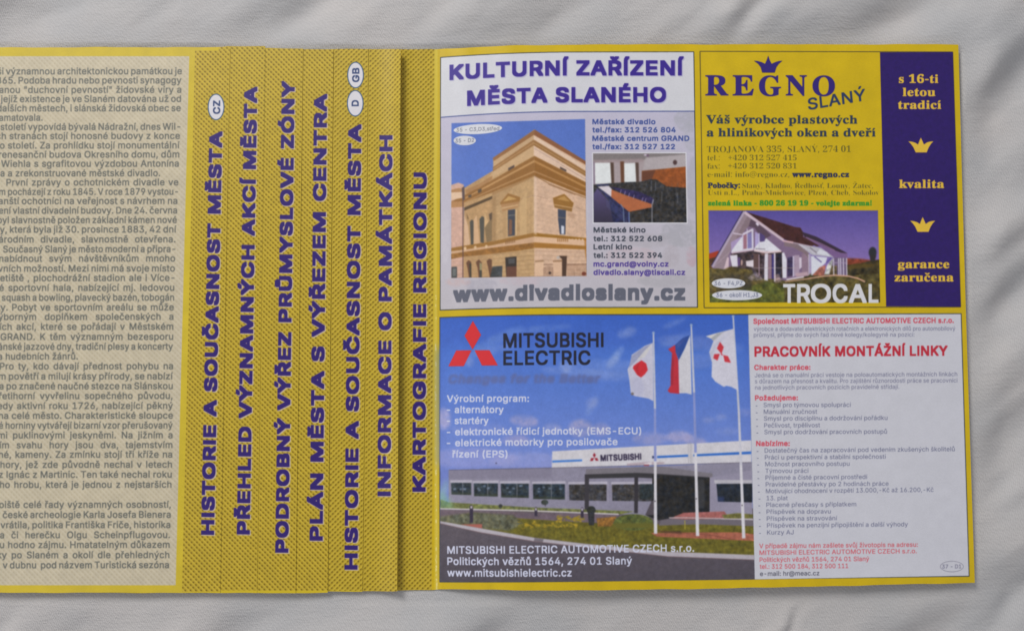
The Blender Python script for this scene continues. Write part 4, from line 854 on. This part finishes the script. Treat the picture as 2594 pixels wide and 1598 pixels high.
def sheet_mesh(name, sheet, top, bot, thick, parent, step=14, lift=0.0):
    """a sheet of paper between two polylines in photo pixels (same start/end x), with real thickness"""
    top = np.array(top, float); bot = np.array(bot, float)
    nu = int((top[-1, 0] - top[0, 0]) / step) + 2; nv = 60
    s = np.linspace(0, 1, nu)
    def along(P, s):
        x = P[0, 0] + (P[-1, 0] - P[0, 0]) * s; return np.stack([x, np.interp(x, P[:, 0], P[:, 1])], 1)
    T, B = along(top, s), along(bot, s)
    for A_, sd in ((T, 1), (B, 2)): A_[:, 1] += 0.7 * np.sin(A_[:, 0] / 41.0 + sd + len(name)) * np.sin(A_[:, 0] / 163.0) + 0.35 * np.sin(A_[:, 0] / 17.0 + sd * 3)
    t = np.linspace(0, 1, nv)[:, None, None]
    # gently bowed right edge of the cover
    G = (T[None] * (1 - t) + B[None] * t)
    if sheet == 'R': G[:, :, 0] -= (np.sin(t[:, :, 0] * math.pi) * 1.5) * np.clip((G[:, :, 0] - 1300) / 1100, 0, 1)
    U = unproj(G.reshape(-1, 2), sheet); n = nu * nv
    Lo = U.copy(); Lo[:, 2] -= thick
    co = np.concatenate([U, Lo]); f = grid_faces(nu, nv); nf = len(f); f += grid_faces(nu, nv, n, True)
    rim = [j * nu for j in range(nv)] + [(nv - 1) * nu + i for i in range(1, nu)] + [j * nu + nu - 1 for j in range(nv - 2, -1, -1)] + [i for i in range(nu - 2, 0, -1)]
    side = []
    base = 2 * n
    ring = np.array(rim); co = np.concatenate([co, co[ring], co[ring + n]]); m_ = len(rim)
    for k in range(m_):
        a, b = base + k, base + (k + 1) % m_; side.append((a, a + m_, b + m_, b))
    mi = [0] * nf + [0] * (len(f) - nf) + [1] * len(side)
    o = make_obj(name, co, f + side, [MPRINT, MEDGE], mi, parent)
    return o
def patch(name, P, parent, label=None, lift=0.00004, grid=None):
    """a printed area of the right page: its own thin layer, outline P in photo pixels"""
    P = np.asarray(P, float)
    if grid:
        TL, TR, BR, BL = grid; nu = max(2, int(abs(TR[0] - TL[0]) / 14)); nv = max(2, int(abs(BL[1] - TL[1]) / 40))
        a = bent_line(TL, TR); b = bent_line(BL, BR)
        s = np.linspace(0, 1, nu)
        A_ = np.stack([TL[0] + (TR[0] - TL[0]) * s, np.interp(TL[0] + (TR[0] - TL[0]) * s, a[:, 0], a[:, 1])], 1)
        B_ = np.stack([BL[0] + (BR[0] - BL[0]) * s, np.interp(BL[0] + (BR[0] - BL[0]) * s, b[:, 0], b[:, 1])], 1)
        t = np.linspace(0, 1, nv)[:, None, None]; G = (A_[None] * (1 - t) + B_[None] * t).reshape(-1, 2)
        co = unproj(G, 'R'); co[:, 2] += lift; f = grid_faces(nu, nv)
    else:
        co = unproj(P, 'R'); co[:, 2] += lift; f = [tuple(range(len(P)))[::-1]]
        # face up
        area_ = np.sum(co[:, 0] * np.roll(co[:, 1], -1) - np.roll(co[:, 0], -1) * co[:, 1])
        if area_ > 0: f = [tuple(range(len(P)))]
    o = make_obj(name, co, f, [MPRINT], None, parent)
    if label: o['label'] = label
    return o

# ------------------------------------------------------------------ the leaflet
root = bpy.data.objects.new('folded_leaflet', None); COL.objects.link(root); root.empty_display_size = 0.05
root['label'] = 'yellow folded town map leaflet with stepped index strips and advertisements, lying open on white cloth'
root['category'] = 'leaflet'
XL = -150
def tb(x1t, x1b, yt, yb): return [(XL, yt[0]), (x1t, yt[1])], [(XL, yb[0]), (x1b, yb[1])]
def rows(tp, bt): return tp, bt
defs = [('text_page', 'L', [(XL, 122), (0, 121.6), (494, 120.8), (583, 122)], [(XL, 1500), (400, 1500.4), (558, 1500.8)], 'cream text page with its yellow border and first index strip', 0.00010),
        ('index_page', 'T2', [(XL, 121), (560, 120), (577, 117.8), (672, 118.4)], [(XL, 1500), (560, 1501), (651, 1501.4)], 'strip titled in violet capitals about town events', 0.00010),
        ('index_page', 'T3', [(XL, 123), (672, 122.6), (767.6, 123.4)], [(XL, 1499), (749, 1501.2)], 'strip titled in violet capitals about the industrial zone', 0.00010),
        ('index_page', 'T4', [(XL, 124), (844.6, 125.2)], [(XL, 1499), (830, 1501)], 'strip titled in violet capitals about the centre map', 0.00010),
        ('index_page', 'T5', [(XL, 124), (933, 125.4)], [(XL, 1497), (918, 1497.8)], 'strip with two white ovals above its violet title', 0.00010),
        ('index_page', 'T6', [(XL, 124), (1015, 125.2)], [(XL, 1496), (1006, 1496.6)], 'strip titled in violet capitals about monuments', 0.00010)]
for nm, sh, tp, bt, lb, th in defs:
    o = sheet_mesh(nm, sh, tp, bt, th, root, step=12); o['label'] = lb
cover_page = sheet_mesh('cover_page', 'R',
    [(600, 125), (1090, 125.4), (1106, 126), (1125, 123.6), (1160, 122.2), (1222, 119.6), (1296, 116.2), (1369, 114.8), (1500, 113.2), (1824, 112.8), (2427.8, 113)],
    [(600, 1495), (1006, 1494.8), (1094, 1493.2), (1113, 1491), (1200, 1492.4), (1300, 1494.2), (1500, 1494.4), (1824, 1489.6), (2150, 1482.8), (2469.5, 1475)], 0.00034, root, step=7)
cover_page['label'] = 'right-hand cover page with three advertisements, folded beside the last index strip'
ad_a = patch('advertisement', None, cover_page, 'cultural centre advertisement with violet heading and theatre photograph', grid=((1115.2, 145.5), (1758.5, 131.2), (1768, 779.5), (1114, 786.5)))
ad_b = patch('advertisement', None, cover_page, 'yellow and purple advertisement of a window maker with crowns', grid=((1772.2, 130), (2414.4, 131.6), (2434.4, 778.5), (1782.7, 780.4)))
ad_c = patch('advertisement', None, cover_page, 'electrical company advertisement with blue sky, flags and job offer', grid=((1113, 803), (2435.8, 793.4), (2456, 1459.5), (1113, 1474)))
Z2 = 0.00008
def q4(P): return tuple(tuple(p) for p in P)
patch('printed_photo', None, cover_page, 'photo of a cream corner theatre building under blue sky', lift=Z2, grid=q4(TP))
patch('printed_photo', None, cover_page, 'photo of a meeting room with a long orange table', lift=Z2, grid=q4(RP))
patch('printed_photo', None, cover_page, 'photo of a white house with a steep dark roof', lift=Z2, grid=q4(HP))
patch('printed_photo', None, cover_page, 'photo of a low grey works building and three flags', lift=Z2, grid=((1115, 805), (1895.4, 797.5), (1911.7, 1466.5), (1115, 1472)))
patch('text_panel', None, cover_page, 'white panel of red and grey job offer text', lift=Z2, grid=((1895.8, 797.3), (2433.6, 795.6), (2453.8, 1457.2), (1912.1, 1466.5)))
patch('heading_panel', None, cover_page, 'white panel with two lines of violet capitals', lift=Z2, grid=((1117.3, 147.6), (1756.3, 133.2), (1759, 282), (1117, 298)))
patch('colour_block', None, cover_page, 'purple block with yellow words and two crowns', lift=Z2, grid=((2229, 133.4), (2413.4, 132.8), (2433.2, 777), (2244.7, 776)))
Z3 = 0.00012
for d in DIA: patch('emblem_diamond', M1(*d), cover_page, lift=Z3)
patch('crown', C5(*CROWN), cover_page, 'navy crown above the lettering', lift=Z3)
patch('crown', C7(*CR2.ravel()), cover_page, lift=Z3); patch('crown', C8(*(CR2 + [17, -550]).ravel()), cover_page, lift=Z3)
def oval_pts(C, cx, cy, rx, ry, tilt=0):
    t = np.linspace(0, 2 * math.pi, 32, endpoint=False); x = rx * np.cos(t); y = ry * np.sin(t)
    return C(*np.stack([cx + x * math.cos(tilt) - y * math.sin(tilt), cy + x * math.sin(tilt) + y * math.cos(tilt)], 1).ravel())
for a in ((A1, 452, 890, 252, 52, -0.05), (A1, 316, 1008, 116, 50), (HC, 393, 1033, 222, 68), (HC, 507, 1190, 332, 68), (C10, 1958, 1268, 110, 52)):
    patch('oval_label', oval_pts(*a), cover_page, lift=Z3)

# ------------------------------------------------------------------ the cloth
def fbm(u, v, seed, oct=4):
    out = np.zeros_like(u); amp = 1.0
    g = np.random.default_rng(seed)
    for k in range(oct):
        G = g.random((257, 257)).astype(np.float32); uu = u * 2 ** k + 300; vv = v * 2 ** k + 300
        ui = np.floor(uu).astype(int); vi = np.floor(vv).astype(int); fu = uu - ui; fv = vv - vi
        fu = fu * fu * (3 - 2 * fu); fv = fv * fv * (3 - 2 * fv); ui %= 256; vi %= 256
        out += amp * ((G[vi, ui] * (1 - fu) + G[vi, ui + 1] * fu) * (1 - fv) + (G[vi + 1, ui] * (1 - fu) + G[vi + 1, ui + 1] * fu) * fv - 0.5); amp *= 0.5
    return out
NX, NY = 760, 560
xs = np.linspace(-0.42, 0.42, NX); ys = np.linspace(-0.31, 0.31, NY)
X, Y = np.meshgrid(xs, ys)
ang = math.radians(38); ca, sa = math.cos(ang), math.sin(ang)
wx = fbm(X * 9, Y * 9, 11, 3) * 0.014; wy = fbm(X * 9, Y * 9, 12, 3) * 0.014
U_ = (X + wx) * ca + (Y + wy) * sa; V_ = -(X + wx) * sa + (Y + wy) * ca
Z = 0.0052 * fbm(U_ * 9, V_ * 30, 21, 2)
Z += 0.0020 * fbm(U_ * 14, V_ * 75, 22, 2)
Z += 0.00035 * fbm(U_ * 34, V_ * 190, 23, 3)
def crease(p0, p1, depth, width):
    global Z
    a, b = unproj([p0, p1], 'C')[:, :2]; d = b - a; L = np.hypot(*d); d = d / L
    s = ((X - a[0]) * d[0] + (Y - a[1]) * d[1]) / L; t = -(X - a[0]) * d[1] + (Y - a[1]) * d[0] + 0.002 * np.sin(s * 7)
    env = np.clip(1 - np.abs(s - 0.5) * 1.5, 0, 1) ** 0.5; w = width * MPP
    Z += depth * env * (np.exp(-(t / w) ** 2) * -1.0 + 0.6 * np.exp(-((t - 1.7 * w) / (1.3 * w)) ** 2))
crease((1760, 175), (2020, -60), 0.0022, 26)
crease((2400, 300), (2700, 90), 0.0016, 40); crease((2380, 740), (2700, 560), 0.0020, 34); crease((2400, 1080), (2720, 900), 0.0013, 34)
crease((2420, 1290), (2720, 1120), 0.0013, 34); crease((2420, 1640), (2700, 1440), 0.0015, 30); crease((1950, 1640), (2080, 1500), 0.0016, 14)
for p0, p1, dp, w in (((560, 200), (1000, -100), 0.0040, 85), ((-60, 190), (260, -60), 0.0026, 80), ((2020, 220), (2500, -90), 0.0030, 70), ((2430, 360), (2760, 60), 0.0036, 70),
                      ((2400, 900), (2760, 640), 0.0030, 60), ((2380, 1240), (2760, 1010), 0.0026, 60), ((2150, 1700), (2700, 1420), 0.0028, 60), ((420, 1720), (760, 1470), 0.0022, 60), ((1100, 1720), (1420, 1480), 0.0022, 60), ((1250, 190), (1560, -60), 0.0016, 55)):
    crease(p0, p1, dp * 1.45, w)
crease((-80, 1640), (140, 1470), 0.0014, 26); crease((560, 130), (760, -60), 0.0010, 44); crease((-60, 130), (120, -50), 0.001, 40)
# the leaflet presses the cloth flat beneath it
def inside(x0, x1, y0, y1, m_):
    a = np.clip((X - x0) / m_, 0, 1) * np.clip((x1 - X) / m_, 0, 1) * np.clip((Y - y0) / m_, 0, 1) * np.clip((y1 - Y) / m_, 0, 1); return a
# distance outside the leaflet's outline; beneath it the cloth lies flat, above its top edge it rises a little
dx_ = np.maximum(np.maximum(px2X(-190) - X, X - px2X(2452)), 0); dy_ = np.maximum(np.maximum(Y - 0.1045, -0.1075 - Y), 0)
do = np.hypot(dx_, dy_); k_ = np.clip(do / 0.016, 0, 1); k_ = k_ * k_ * (3 - 2 * k_)
flat = 0.0004 + 0.0011 * np.clip((Y + 0.02) / 0.12, 0, 1)
Z = Z * (0.22 + 0.78 * k_) + flat * 0.5
R_ = np.where(do <= 0.0012, 1.0, 0.0)
Z = np.where(R_ > 0, np.minimum(Z, 0.0001), Z)
co = np.stack([X.ravel(), Y.ravel(), Z.ravel()], 1)
cl = make_obj('cloth_surface', co, grid_faces(NX, NY, 0, True), [MCLOTH], None, None, uv=False)
cl['kind'] = 'structure'; cl['label'] = 'crumpled white cotton cloth under the leaflet'
